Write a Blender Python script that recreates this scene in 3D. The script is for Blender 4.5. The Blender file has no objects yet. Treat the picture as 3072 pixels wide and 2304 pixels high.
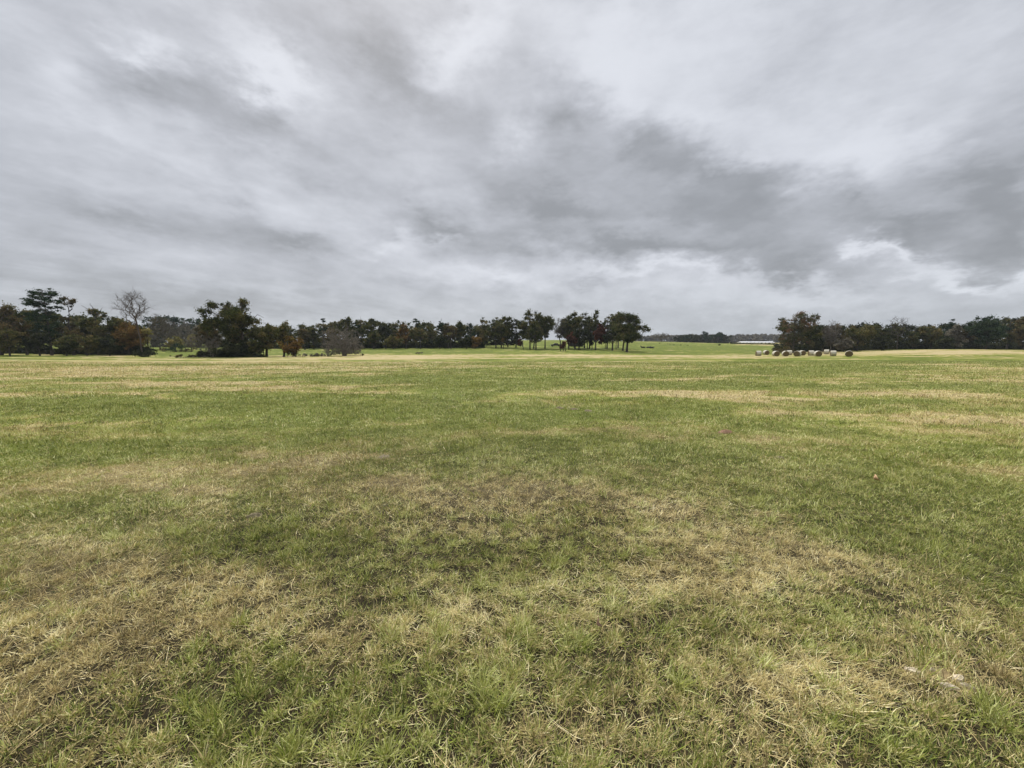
import bpy, math, random
import numpy as np
from mathutils import Vector, Matrix

sc = bpy.context.scene
R = math.radians
# ------------------------------------------------------------------ camera
CX, CY, F = 1536.0, 1152.0, 1155.0          # photograph: 3072 x 2304, very wide lens
PITCH = math.atan((CY - 1030.0) / F)
CP, SP = math.cos(PITCH), math.sin(PITCH)
CAMZ = 1.6
cam = bpy.data.cameras.new('camera')
cam.sensor_width = 36
cam.lens = 36 * F / 3072
cam.clip_start = 0.05
cam.clip_end = 20000
camo = bpy.data.objects.new('camera', cam)
sc.collection.objects.link(camo)
camo.location = (0, 0, CAMZ)
camo.rotation_euler = (math.pi / 2 - PITCH, 0, 0)
sc.camera = camo

sc.view_settings.view_transform = 'Standard'
sc.view_settings.look = 'None'
sc.view_settings.gamma = 1
sc.view_settings.exposure = 1.35
sc.cycles.max_bounces = 6
sc.cycles.diffuse_bounces = 3
sc.cycles.transparent_max_bounces = 8

SUN_EL, SUN_AZ = R(52), R(-20)              # behind thin cloud, ahead and slightly left


# ------------------------------------------------------------------ node helpers
class NT:
    def __init__(self, nt):
        self.nt = nt
        self.n = nt.nodes
        self.l = nt.links

    def new(self, t, **k):
        nd = self.n.new(t)
        for a, b in k.items():
            setattr(nd, a, b)
        return nd

    def put(self, sock, v):
        if isinstance(v, bpy.types.NodeSocket):
            self.l.new(v, sock)
        else:
            sock.default_value = v

    def math(self, op, a, b=0.0, c=None, clamp=False):
        nd = self.new('ShaderNodeMath', operation=op, use_clamp=clamp)
        self.put(nd.inputs[0], a)
        self.put(nd.inputs[1], b)
        if c is not None:
            self.put(nd.inputs[2], c)
        return nd.outputs[0]

    def vmath(self, op, a, b=(0, 0, 0), scale=None):
        nd = self.new('ShaderNodeVectorMath', operation=op)
        self.put(nd.inputs[0], a)
        if op != 'SCALE':
            self.put(nd.inputs[1], b)
        if scale is not None:
            self.put(nd.inputs[3], scale)
        return nd.outputs[0]

    def mapping(self, v, loc=(0, 0, 0), rot=(0, 0, 0), sca=(1, 1, 1), typ='POINT'):
        nd = self.new('ShaderNodeMapping', vector_type=typ)
        self.put(nd.inputs[0], v)
        nd.inputs[1].default_value = loc
        nd.inputs[2].default_value = rot
        nd.inputs[3].default_value = sca
        return nd.outputs[0]

    def noise(self, v, scale, detail=4, rough=.55, out=0, dist=0.0, dim='3D'):
        nd = self.new('ShaderNodeTexNoise', noise_dimensions=dim)
        if v is not None:
            self.put(nd.inputs['Vector'], v)
        nd.inputs['Scale'].default_value = scale
        nd.inputs['Detail'].default_value = detail
        nd.inputs['Roughness'].default_value = rough
        nd.inputs['Distortion'].default_value = dist
        return nd.outputs[out]

    def mix(self, fac, a, b, mode='MIX'):
        nd = self.new('ShaderNodeMix', data_type='RGBA', blend_type=mode)
        self.put(nd.inputs[0], fac)
        self.put(nd.inputs[6], a if isinstance(a, bpy.types.NodeSocket) else (*a, 1) if len(a) == 3 else a)
        self.put(nd.inputs[7], b if isinstance(b, bpy.types.NodeSocket) else (*b, 1) if len(b) == 3 else b)
        return nd.outputs[2]

    def ramp(self, fac, stops, interp='LINEAR'):
        nd = self.new('ShaderNodeValToRGB')
        cr = nd.color_ramp
        cr.interpolation = interp
        while len(cr.elements) < len(stops):
            cr.elements.new(.5)
        for e, (p, c) in zip(cr.elements, stops):
            e.position = p
            e.color = (*c, 1) if len(c) == 3 else c
        self.put(nd.inputs[0], fac)
        return nd.outputs[0]

    def attr(self, name):
        nd = self.new('ShaderNodeAttribute', attribute_name=name)
        return nd.outputs['Fac']


# ------------------------------------------------------------------ sky
def pix_dir(u, v):
    kx, k = (u - CX) / F, (CY - v) / F
    d = np.array([kx, CP + k * SP, -SP + k * CP])
    return d / np.linalg.norm(d)


def azel(u, v):
    d = pix_dir(u, v)
    return np.array([math.atan2(d[0], d[1]), math.asin(d[2])])


w = bpy.data.worlds.new('World')
sc.world = w
w.use_nodes = True
w.cycles.sampling_method = 'MANUAL'
w.cycles.sample_map_resolution = 512
W = NT(w.node_tree)
W.n.clear()
tc = W.new('ShaderNodeTexCoord')
D = tc.outputs['Generated']
sep = W.new('ShaderNodeSeparateXYZ')
W.put(sep.inputs[0], D)
dx, dy, dz = sep.outputs
az = W.math('ARCTAN2', dx, dy)
el = W.math('ARCSINE', dz)
zz = W.math('ADD', W.math('ABSOLUTE', dz), .10)
comb = W.new('ShaderNodeCombineXYZ')
W.put(comb.inputs[0], W.math('DIVIDE', dx, zz))
W.put(comb.inputs[1], W.math('DIVIDE', dy, zz))
P = comb.outputs[0]                          # where the view ray meets the cloud base
comb2 = W.new('ShaderNodeCombineXYZ')
W.put(comb2.inputs[0], az)
W.put(comb2.inputs[1], el)
AE = comb2.outputs[0]
Dn = W.mapping(D, sca=(1, 1, 2.1))
wn1 = W.noise(Dn, 2.6, 6, .62, out=1)
wn2 = W.noise(Dn, 9.0, 5, .62, out=1)
warp = W.vmath('SUBTRACT', wn1, (.5, .5, .5))
warp = W.vmath('MULTIPLY', warp, (.42, .24, 0))
warp2 = W.vmath('MULTIPLY', W.vmath('SUBTRACT', wn2, (.5, .5, .5)), (.16, .11, 0))
AEw = W.vmath('ADD', AE, W.vmath('ADD', warp, warp2))
# u, v, half length, half width, angle (clockwise from the horizontal), amount
CLOUDS = [
    (560, 230, 420, 100, 33, -.075), (860, 400, 260, 90, 40, -.06),
    (800, 170, 260, 75, 42, .13), (470, 110, 130, 70, 10, .10), (880, 290, 90, 50, 55, .07),
    (1080, 140, 300, 110, 35, -.07), (1380, 110, 110, 170, 70, .11), (1250, 300, 260, 90, 40, -.03),
    (1800, 120, 420, 190, 0, .09), (2150, 320, 380, 150, 10, .08), (1900, 270, 160, 90, 60, .06),
    (1700, 360, 130, 130, 60, -.07), (1950, 430, 90, 150, 75, -.06), (2080, 520, 260, 110, 45, -.08),
    (1560, 420, 90, 60, 20, .05), (1560, 560, 220, 110, 20, -.04),
    (2420, 500, 260, 90, 8, .13), (2560, 420, 300, 100, 15, .04),
    (1700, 640, 160, 60, 10, -.11), (1900, 760, 420, 45, 4, -.12), (1350, 690, 240, 55, 8, -.10),
    (2050, 660, 340, 110, 12, -.07), (840, 690, 230, 40, 14, -.085), (400, 660, 330, 50, 12, -.055),
    (2330, 830, 230, 36, 0, -.09), (2700, 720, 240, 60, 8, -.11), (2900, 560, 260, 150, 30, -.09),
    (3040, 700, 180, 130, 0, -.09), (3050, 420, 90, 160, 60, -.04), (2500, 640, 160, 60, 0, -.05),
    (2640, 780, 140, 26, 8, .13), (2900, 835, 260, 26, 2, .13), (2520, 765, 70, 22, 5, .10),
    (2000, 850, 380, 28, 3, .09), (1500, 850, 340, 36, 6, .08), (1150, 750, 180, 34, 8, .06),
    (1330, 720, 130, 26, -5, .05), (1720, 870, 150, 22, 2, -.05),
    (350, 860, 560, 70, 4, -.055), (900, 900, 500, 40, 3, -.03), (150, 180, 240, 150, 40, .045),
    (380, 380, 300, 90, 35, .045), (700, 540, 300, 60, 30, .035), (120, 420, 260, 60, 25, .01),
    (2250, 80, 500, 160, 0, .035), (2800, 180, 360, 220, 0, .04), (1000, 610, 200, 50, 25, .03),
    (2300, 975, 700, 34, 0, -.025), (2300, 900, 800, 30, 0, .035),
]
val = None
for (u, v, a, b, ang, amt) in CLOUDS:
    c, s = math.cos(R(ang)), math.sin(R(ang))
    p0 = azel(u, v)
    e1 = azel(u + a * c, v + a * s) - p0
    e0 = azel(u - a * c, v - a * s) - p0
    maj = (e1 - e0) / 2
    mn = (azel(u - b * s, v + b * c) - azel(u + b * s, v - b * c)) / 2
    L = np.linalg.norm(maj)
    th = math.atan2(maj[1], maj[0])
    perp = np.array([-maj[1], maj[0]]) / L
    Wd = abs(np.dot(mn, perp))
    m = W.mapping(AEw, (p0[0], p0[1], 0), (0, 0, th), (L * 1.75, Wd * 1.75, 1), 'TEXTURE')
    g = W.new('ShaderNodeTexGradient', gradient_type='QUADRATIC_SPHERE')
    W.put(g.inputs[0], m)
    t = W.math('MULTIPLY', g.outputs['Fac'], amt * 1.8)
    val = t if val is None else W.math('ADD', val, t)
# streaks of the cloud deck run towards one vanishing point
Pr = W.mapping(P, (0, 0, 0), (0, 0, R(20)), (1, 1, 1))
st = W.noise(W.mapping(Pr, sca=(1.15, .36, 1)), 1.0, 6, .55, dist=.35)
st2 = W.noise(W.mapping(Pr, (3.1, 1.7, 0), sca=(3.2, 1.4, 1)), 1.0, 6, .58, dist=.5)
st3 = W.noise(Dn, 4.0, 8, .62, dist=.25)
st5 = W.noise(W.mapping(D, (1, 7, 3), sca=(1, 1, 2.4)), 7.0, 8, .66, dist=.15)
st4 = W.noise(W.mapping(D, (4, 2, 1), sca=(1, 1, 2.6)), 11.0, 6, .62, dist=.5)
lefty = W.math('ADD', .35, W.math('MULTIPLY', W.math('SUBTRACT', .35, az), .9), clamp=True)
val = W.math('ADD', val, W.math('MULTIPLY', W.math('MULTIPLY', W.math('SUBTRACT', st, .5), .13), lefty))
val = W.math('ADD', val, W.math('MULTIPLY', W.math('MULTIPLY', W.math('SUBTRACT', st2, .5), .12), lefty))
val = W.math('ADD', val, W.math('MULTIPLY', W.math('SUBTRACT', st3, .5), .19))
val = W.math('ADD', val, W.math('MULTIPLY', W.math('SUBTRACT', st5, .5), .17))
val = W.math('ADD', val, W.math('MULTIPLY', W.math('SUBTRACT', st4, .5), .075))
val = W.math('ADD', val, .765)
val = W.math('SMOOTH_MIN', W.math('SMOOTH_MAX', val, .60, .08), .895, .14)
lin = W.math('POWER', val, 2.2)
tint = W.ramp(W.math('MULTIPLY', W.math('SUBTRACT', val, .55), 2.6), [(0, (.95, .995, 1.06)), (.5, (.95, .99, 1.075)), (1, (.96, .99, 1.065))])
tint = W.mix(W.math('MULTIPLY', W.math('MAXIMUM', W.math('SUBTRACT', .16, el), 0.0), 3.0, clamp=True), tint, (.93, 1.01, 1.08))
cloud = W.vmath('SCALE', tint, scale=lin)
# an overcast sky is brightest overhead
zen = W.new('ShaderNodeMapRange', interpolation_type='SMOOTHSTEP')
W.put(zen.inputs[0], el)
zen.inputs[1].default_value = .72
zen.inputs[2].default_value = 1.15
zen.inputs[3].default_value = 1.0
zen.inputs[4].default_value = 3.8
cloud = W.vmath('SCALE', cloud, scale=zen.outputs[0])
# ground half of the sphere (below the horizon)
sky = W.new('ShaderNodeTexSky', sky_type='NISHITA')
sky.sun_disc = False
sky.sun_elevation = SUN_EL
sky.sun_rotation = SUN_AZ
sky.air_density = 1.0
sky.dust_density = 3.0
skyc = W.vmath('SCALE', sky.outputs[0], scale=.10)
full = W.mix(.94, skyc, cloud)
bg = W.new('ShaderNodeBackground')
W.put(bg.inputs[0], full)
bg.inputs[1].default_value = .395
wo = W.new('ShaderNodeOutputWorld')
W.l.new(bg.outputs[0], wo.inputs[0])

sun = bpy.data.lights.new('sun', 'SUN')
sun.energy = 1.5
sun.angle = R(10)
sun.color = (1, .965, .91)
suno = bpy.data.objects.new('sun', sun)
sc.collection.objects.link(suno)
sdir = Vector((math.sin(SUN_AZ) * math.cos(SUN_EL), math.cos(SUN_AZ) * math.cos(SUN_EL), math.sin(SUN_EL)))
suno.rotation_euler = sdir.to_track_quat('Z', 'Y').to_euler()
suno.location = sdir * 50


# ------------------------------------------------------------------ generic helpers
def hash2(ix, iy, seed):
    h = (ix.astype(np.int64) * 374761393 + iy.astype(np.int64) * 668265263 + seed * 974634777) & 0xffffffff
    h = ((h ^ (h >> 13)) * 1274126177) & 0xffffffff
    h = h ^ (h >> 16)
    return (h & 0xffffff) / float(0xffffff)


def vnoise(x, y, seed=0):
    ix, iy = np.floor(x), np.floor(y)
    fx, fy = x - ix, y - iy
    fx, fy = fx * fx * (3 - 2 * fx), fy * fy * (3 - 2 * fy)
    a, b = hash2(ix, iy, seed), hash2(ix + 1, iy, seed)
    c, d = hash2(ix, iy + 1, seed), hash2(ix + 1, iy + 1, seed)
    return (a * (1 - fx) + b * fx) * (1 - fy) + (c * (1 - fx) + d * fx) * fy - .5


def fbm(x, y, seed=0, octs=4, gain=.5):
    s, a, t = 0, 1, 0
    for i in range(octs):
        s = s + a * vnoise(x * 2 ** i + 17.3 * i, y * 2 ** i - 9.1 * i, seed + i)
        t += a
        a *= gain
    return s / t * 2        # about -1..1


# ------------------------------------------------------------------ terrain height
TY = np.array([0, 15, 30, 60, 80, 100, 115, 130, 150, 180, 210, 260, 350, 450, 600, 900, 3000.])
TT = [
    (-1.35, [0, -.28, -.6, -1.25, -1.59, -1.75, -1.6, -1.3, -1.0, -.6, 0, .8, 2, 2.5, 3, 3, 5]),
    (-.96, [0, -.28, -.6, -1.35, -1.9, -2.2, -2.1, -1.9, -1.5, -.9, -.2, .8, 2, 2.5, 3, 3, 5]),
    (-.72, [0, -.28, -.6, -1.35, -1.9, -2.2, -2.2, -2.1, -1.8, -1.2, -.6, .4, 1.8, 2.5, 3, 3, 5]),
    (-.43, [0, -.28, -.6, -1.3, -1.75, -1.95, -1.95, -1.9, -1.6, -.95, -.3, .8, 2, 2.5, 3, 3, 5]),
    (-.17, [0, -.28, -.6, -1.3, -1.65, -1.8, -1.75, -1.6, -1.3, -.7, 0, 1.2, 3, 4, 4, 4, 5]),
    (.10, [0, -.28, -.6, -1.3, -1.7, -1.95, -2.0, -1.95, -1.65, -.8, .1, 1.8, 4.5, 6.2, 7, 7, 5]),
    (.30, [0, -.28, -.6, -1.3, -1.7, -1.95, -2.05, -2.0, -1.65, -.95, -.1, 1.2, 3.2, 4.4, 4.8, 4, 5]),
    (.42, [0, -.28, -.6, -1.3, -1.7, -1.95, -2.05, -2.1, -2.1, -2.0, -1.8, -1.0, 1.2, 3.4, 3.8, 4, 5]),
    (.62, [0, -.28, -.6, -1.25, -1.6, -1.9, -2.15, -2.35, -2.45, -2.5, -2.5, -2.2, -1.0, .4, 1.8, 3.5, 5]),
    (.75, [0, -.28, -.6, -1.2, -1.6, -1.9, -2.1, -2.15, -1.75, -1.9, -2.1, -2.2, -1.2, 0, 1.2, 3, 5]),
    (.88, [0, -.28, -.6, -1.2, -1.6, -1.95, -2.0, -1.85, -1.2, -1.3, -1.5, -1.6, -1, 0, 1, 3, 5]),
    (1.09, [0, -.28, -.6, -1.15, -1.5, -1.15, -.65, -.25, -.3, -.9, -1.4, -1.6, -1, 0, 1, 3, 5]),
    (1.35, [0, -.28, -.6, -1.1, -1.35, -1.25, -1.05, -.9, -1.0, -1.2, -1.4, -1.6, -1, 0, 1, 3, 5]),
]
TX = np.array([a for a, b in TT])
TZ = np.array([b for a, b in TT])
LYN = np.linspace(0, math.log(3001 / 1 + 0), 500)     # fine table, smoothed
YF = np.linspace(0, 1, 700) ** 2.2 * 3000
XF = np.linspace(-1.35, 1.35, 136)
_tab = np.array([np.interp(YF, TY, r) for r in TZ])
TAB = np.array([np.interp(XF, TX, _tab[:, j]) for j in range(len(YF))]).T


def _smooth(a, k, axis):
    a = np.moveaxis(a, axis, 0)
    p = np.concatenate([np.repeat(a[:1], k, 0), a, np.repeat(a[-1:], k, 0)])
    c = np.cumsum(np.concatenate([np.zeros_like(p[:1]), p]), 0)
    o = (c[2 * k + 1:] - c[:-2 * k - 1]) / (2 * k + 1)
    return np.moveaxis(o, 0, axis)


for _ in range(3):
    TAB = _smooth(TAB, 7, 1)
    TAB = _smooth(TAB, 4, 0)


def height(x, y):
    x, y = np.asarray(x, float), np.asarray(y, float)
    Dp = np.minimum(np.maximum(y, np.abs(x) / 1.35), 2999.)
    t = np.clip(x / np.maximum(Dp, 1e-3), -1.35, 1.35)
    j = (Dp / 3000) ** (1 / 2.2) * 699
    j0 = np.minimum(j.astype(int), 698)
    fj = j - j0
    i = (t + 1.35) / 2.7 * 135
    i0 = np.clip(i.astype(int), 0, 134)
    fi = i - i0
    z = (TAB[i0, j0] * (1 - fi) + TAB[i0 + 1, j0] * fi) * (1 - fj) + (TAB[i0, j0 + 1] * (1 - fi) + TAB[i0 + 1, j0 + 1] * fi) * fj
    far = np.clip((Dp - 4) / 30, 0, 1)
    z = z + fbm(x / 9, y / 9, 5, 3) * .05 * far
    z = z + fbm(x / .9, y / .8, 9, 3) * .026 * np.clip(1 - Dp / 60, 0, 1)
    return z


def hz(x, y):
    return float(height(np.array([x]), np.array([y]))[0])


def zpix(v, Y):
    k = (CY - v) / F
    return CAMZ + Y * (k * CP - SP) / (CP + k * SP)


def xpix(u, Y, Z=0.0):
    return (u - CX) / F * (Y * CP - (Z - CAMZ) * SP)


def ground(u, v):
    """point of the ground seen at photograph pixel u, v"""
    lo = None
    Ys = np.concatenate([np.linspace(1.1, 20, 400), np.geomspace(20, 1200, 900)])
    Zr = np.array([zpix(v, a) for a in Ys])
    X = (u - CX) / F * (Ys * CP - (Zr - CAMZ) * SP)
    H = height(X, Ys)
    below = np.nonzero(Zr <= H)[0]
    i = below[0] if len(below) else len(Ys) - 1
    return X[i], Ys[i], H[i]


# ------------------------------------------------------------------ how dry the grass is, over the field
DRY = [
    (250, 1750, 330, 110, .50), (600, 1830, 300, 80, .50), (100, 1990, 230, 120, .45), (60, 1660, 150, 40, .3),
    (1350, 1470, 420, 50, .50), (1750, 1470, 240, 50, .42), (1500, 1570, 330, 40, .35), (2000, 1530, 150, 30, .25),
    (2150, 1740, 330, 60, .45), (2300, 1690, 230, 40, .4), (1450, 1850, 480, 70, .3), (2450, 2120, 260, 90, .4),
    (1650, 2130, 260, 80, .25), (2850, 2080, 200, 40, .6), (1000, 1900, 200, 60, .3),
    (650, 1410, 260, 20, .35), (250, 1440, 320, 28, .28), (1150, 1265, 120, 15, .5), (670, 1262, 130, 12, .45),
    (450, 1480, 300, 25, .25), (1100, 1380, 250, 22, .3), (2050, 1310, 160, 14, .3), (2450, 1330, 200, 14, .3),
    (2250, 1180, 300, 14, .5), (2850, 1250, 280, 24, .55), (3000, 1200, 180, 24, .4), (2850, 1300, 220, 14, .3),
    (2000, 1140, 250, 5, .45), (2560, 1145, 260, 6, .35), (1900, 1105, 220, 3, .3), (2900, 1106, 260, 4, .6),
    (700, 1600, 260, 60, -.5), (200, 1330, 380, 40, -.45), (150, 1600, 200, 50, -.3), (1300, 1200, 520, 50, -.30),
    (2600, 1500, 430, 110, -.6), (2950, 1650, 280, 160, -.6), (750, 2080, 270, 120, -.5), (1100, 1620, 200, 50, -.3),
    (1250, 2150, 240, 110, -.45), (1900, 1650, 120, 40, -.3), (2500, 1870, 250, 60, -.3), (2600, 1200, 250, 20, -.3),
    (300, 1225, 500, 22, -.5), (950, 1230, 500, 28, -.4), (1900, 1220, 400, 18, -.4),
    (350, 1110, 480, 11, .55), (900, 1117, 250, 6, .5), (200, 1145, 420, 8, .45), (800, 1150, 300, 5, .45),
    (1050, 1160, 160, 5, .5), (600, 1088, 600, 5, .5), (1200, 1074, 420, 5, .45), (1700, 1066, 340, 4, .5),
    (900, 1072, 420, 4, .4), (2100, 1070, 260, 4, .35), (1500, 1098, 500, 8, .25),
    (2800, 1053, 300, 5, .6), (2950, 1062, 260, 5, .45), (2500, 1060, 260, 4, .5), (2750, 1084, 420, 7, -.5),
    (2300, 1090, 420, 7, -.3), (1700, 1120, 500, 12, -.45), (1400, 1150, 500, 18, -.45), (2500, 1110, 300, 10, -.3),
]
DRYW = []
for (u, v, du, dv, a) in DRY:
    x0, y0, _ = ground(u, v)
    xa, ya, _ = ground(u, v - dv)
    xb, yb, _ = ground(u, v + dv)
    ry = abs(ya - yb) / 2
    if ry > 30:
        ry = 30
    rx = du / F * y0
    DRYW.append((x0, y0, rx * 1.0, ry, a))


def dryness(x, y):
    D_ = np.maximum(np.hypot(x, y), 1)
    s = np.clip(np.log(D_ / 3.0) / math.log(30), 0, 1)
    wx = x + fbm(x / 2.2, y / 2.2, 31, 3) * .35 * (1 + 5 * s)
    wy = y + fbm(x / 2.2, y / 2.2, 41, 3) * .35 * (1 + 5 * s)
    d = np.full_like(x, .36)
    for (a, b, rx, ry, am) in DRYW:
        q = ((wx - a) / rx) ** 2 + ((wy - b) / ry) ** 2
        d += am * np.exp(-q * .9) * .9
    d += fbm(wx / .55, wy / .45, 3, 4) * .36 * (1 - .5 * s)
    d += fbm(wx / 1.7, wy / .9, 29, 4) * .42 * np.clip((D_ - 3) / 5, 0, 1)
    d += fbm(wx / 2.6, wy / 1.9, 7, 4) * .34
    d += fbm(wx / 16, wy / 6, 13, 4) * (.30 + .35 * s)
    d += fbm(wx / 5, wy / 2.2, 19, 3) * .35 * s
    stk = fbm(wx / 5.5, wy / .9, 151, 4)
    d += np.clip(stk - .12, 0, 1) * 1.0 * np.clip((D_ - 7) / 8, 0, 1)
    # mown swaths across the far field
    farm = np.clip((y - 35) / 40, 0, 1)
    d += farm * .22 * np.sin((wy + .12 * x) * .9 + fbm(x / 30, y / 12, 23, 2) * 4)
    # pasture beyond the hayfield is greener
    past = np.clip((y - 118) / 10, 0, 1) * (x / np.maximum(y, 1) < .70)
    d -= past * .38
    d += np.clip((y - 300) / 120, 0, 1) * .25
    st = np.clip((y - 330) / 60, 0, 1) * np.clip((x / np.maximum(y, 1) - .565) / .03, 0, 1)
    d += st * .5
    d = .5 + (d - .5) * 1.45
    return np.clip(d, 0, 1)


BARE = []
for (u, v, du, dv) in [(2790, 2025, 90, 22), (2880, 2068, 90, 20), (2290, 1548, 70, 8), (2110, 1300, 110, 4), (1160, 1376, 60, 4), (2000, 1165, 150, 2)]:
    x0, y0, _ = ground(u, v)
    BARE.append((x0, y0, du / F * y0, abs(ground(u, v - dv)[1] - ground(u, v + dv)[1]) / 2))


def bareness(x, y):
    b = np.zeros_like(x)
    wx = x + fbm(x / .25, y / .25, 131, 3) * .10
    wy = y + fbm(x / .25, y / .25, 141, 3) * .10
    for i_, (a, c, rx, ry) in enumerate(BARE):
        b = np.maximum(b, (1.0 if i_ < 2 else .55) * np.exp(-(((wx - a) / rx) ** 2 + ((wy - c) / ry) ** 2) * 1.1))
    return np.clip(b * 1.3 - .15, 0, 1)


# ------------------------------------------------------------------ mesh from arrays
def np_mesh(name, verts, quads, attrs=None, pattrs=None, tris=None):
    me = bpy.data.meshes.new(name)
    verts = np.ascontiguousarray(verts, dtype=np.float32)
    nq = len(quads)
    nt_ = 0 if tris is None else len(tris)
    me.vertices.add(len(verts))
    me.vertices.foreach_set('co', verts.ravel())
    me.loops.add(nq * 4 + nt_ * 3)
    idx = np.asarray(quads, dtype=np.int32).ravel()
    if nt_:
        idx = np.concatenate([idx, np.asarray(tris, dtype=np.int32).ravel()])
    me.loops.foreach_set('vertex_index', idx)
    me.polygons.add(nq + nt_)
    st = np.arange(nq, dtype=np.int32) * 4
    if nt_:
        st = np.concatenate([st, nq * 4 + np.arange(nt_, dtype=np.int32) * 3])
    me.polygons.foreach_set('loop_start', st)
    for k, a in (attrs or {}).items():
        at = me.attributes.new(k, 'FLOAT', 'FACE')
        at.data.foreach_set('value', np.ascontiguousarray(a, dtype=np.float32))
    for k, a in (pattrs or {}).items():
        at = me.attributes.new(k, 'FLOAT', 'POINT')
        at.data.foreach_set('value', np.ascontiguousarray(a, dtype=np.float32))
    me.update(calc_edges=True)
    return me


def link(o, parent=None):
    sc.collection.objects.link(o)
    if parent is not None:
        o.parent = parent
    return o


def mobj(name, me, mat, parent=None, smooth=False):
    o = bpy.data.objects.new(name, me)
    if mat is not None:
        me.materials.append(mat)
    if smooth:
        me.polygons.foreach_set('use_smooth', np.ones(len(me.polygons), dtype=bool))
    return link(o, parent)


def tag(o, label=None, cat=None, group=None, kind=None):
    if label:
        o['label'] = label
    if cat:
        o['category'] = cat
    if group:
        o['group'] = group
    if kind:
        o['kind'] = kind
    return o


def empty(name, loc, rz=0, label=None, cat=None, group=None):
    o = bpy.data.objects.new(name, None)
    o.empty_display_size = .2
    o.location = loc
    o.rotation_euler = (0, 0, rz)
    link(o)
    return tag(o, label, cat, group)


# ------------------------------------------------------------------ materials
def newmat(name):
    m = bpy.data.materials.new(name)
    m.use_nodes = True
    t = NT(m.node_tree)
    t.n.clear()
    out = t.new('ShaderNodeOutputMaterial')
    return m, t, out


def principled(t, out, col, rough=.8, metal=0.0, normal=None, spec=.3):
    b = t.new('ShaderNodeBsdfPrincipled')
    t.put(b.inputs['Base Color'], col if isinstance(col, bpy.types.NodeSocket) else (*col, 1))
    t.put(b.inputs['Roughness'], rough)
    t.put(b.inputs['Metallic'], metal)
    t.put(b.inputs['Specular IOR Level'], spec)
    if normal is not None:
        t.put(b.inputs['Normal'], normal)
    t.l.new(b.outputs[0], out.inputs[0])
    return b


def simple(name, col, var=.15, scale=4., rough=.8, metal=0.0, spec=.3, bump=0.0):
    m, t, out = newmat(name)
    g = t.new('ShaderNodeTexCoord').outputs['Object']
    n = t.noise(g, scale, 5, .6)
    a = tuple(c * (1 - var) for c in col)
    b = tuple(min(1, c * (1 + var)) for c in col)
    cc = t.ramp(n, [(.3, a), (.7, b)])
    nm = None
    if bump:
        bp = t.new('ShaderNodeBump')
        bp.inputs['Strength'].default_value = bump
        t.put(bp.inputs['Height'], n)
        nm = bp.outputs[0]
    principled(t, out, cc, rough, metal, nm, spec)
    return m


def leafmat(name, stops, transl=.25):
    m, t, out = newmat(name)
    a = t.attr('tint')
    g = t.new('ShaderNodeNewGeometry')
    n = t.noise(g.outputs['Position'], .35, 3, .6)
    f = t.math('ADD', a, t.math('MULTIPLY', t.math('SUBTRACT', n, .5), .7), clamp=True)
    c = t.ramp(f, stops)
    d = t.new('ShaderNodeBsdfDiffuse')
    t.put(d.inputs[0], c)
    tr = t.new('ShaderNodeBsdfTranslucent')
    t.put(tr.inputs[0], c)
    mx = t.new('ShaderNodeMixShader')
    mx.inputs[0].default_value = transl
    t.l.new(d.outputs[0], mx.inputs[1])
    t.l.new(tr.outputs[0], mx.inputs[2])
    t.l.new(mx.outputs[0], out.inputs[0])
    return m


# field
def ground_material():
    m, t, out = newmat('pasture')
    dry = t.attr('dry')
    pos = t.new('ShaderNodeNewGeometry').outputs['Position']
    n1 = t.noise(pos, 9.0, 5, .65)
    n2 = t.noise(pos, 1.6, 5, .6)
    n3 = t.noise(t.mapping(pos, sca=(.25, .9, 1)), 1.0, 5, .65)
    f = t.math('ADD', dry, t.math('MULTIPLY', t.math('SUBTRACT', n1, .5), .55))
    f = t.math('ADD', f, t.math('MULTIPLY', t.math('SUBTRACT', n2, .5), .45))
    n4 = t.noise(t.mapping(pos, sca=(.035, .22, 1)), 1.0, 6, .7)
    f = t.math('ADD', f, t.math('MULTIPLY', t.math('SUBTRACT', n4, .5), .75))
    f = t.math('ADD', f, t.math('MULTIPLY', t.math('SUBTRACT', n3, .5), .6), clamp=True)
    c = t.ramp(f, [(.08, (.098, .120, .018)), (.35, (.155, .178, .028)), (.55, (.212, .205, .048)),
                   (.75, (.300, .245, .100)), (.95, (.365, .295, .155))])
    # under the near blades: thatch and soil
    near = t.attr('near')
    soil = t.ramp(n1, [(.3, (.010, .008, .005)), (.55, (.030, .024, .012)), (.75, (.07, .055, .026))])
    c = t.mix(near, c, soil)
    c = t.mix(t.attr('bare'), c, t.ramp(n1, [(.3, (.13, .095, .045)), (.55, (.29, .22, .115)), (.75, (.48, .385, .21))]))
    bump = t.new('ShaderNodeBump')
    bump.inputs['Strength'].default_value = .5
    bump.inputs['Distance'].default_value = .06
    t.put(bump.inputs['Height'], t.noise(pos, 14.0, 4, .7))
    principled(t, out, c, .95, 0, bump.outputs[0], .1)
    return m


# ------------------------------------------------------------------ ground sheet
BLADE_T = 1.75


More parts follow.
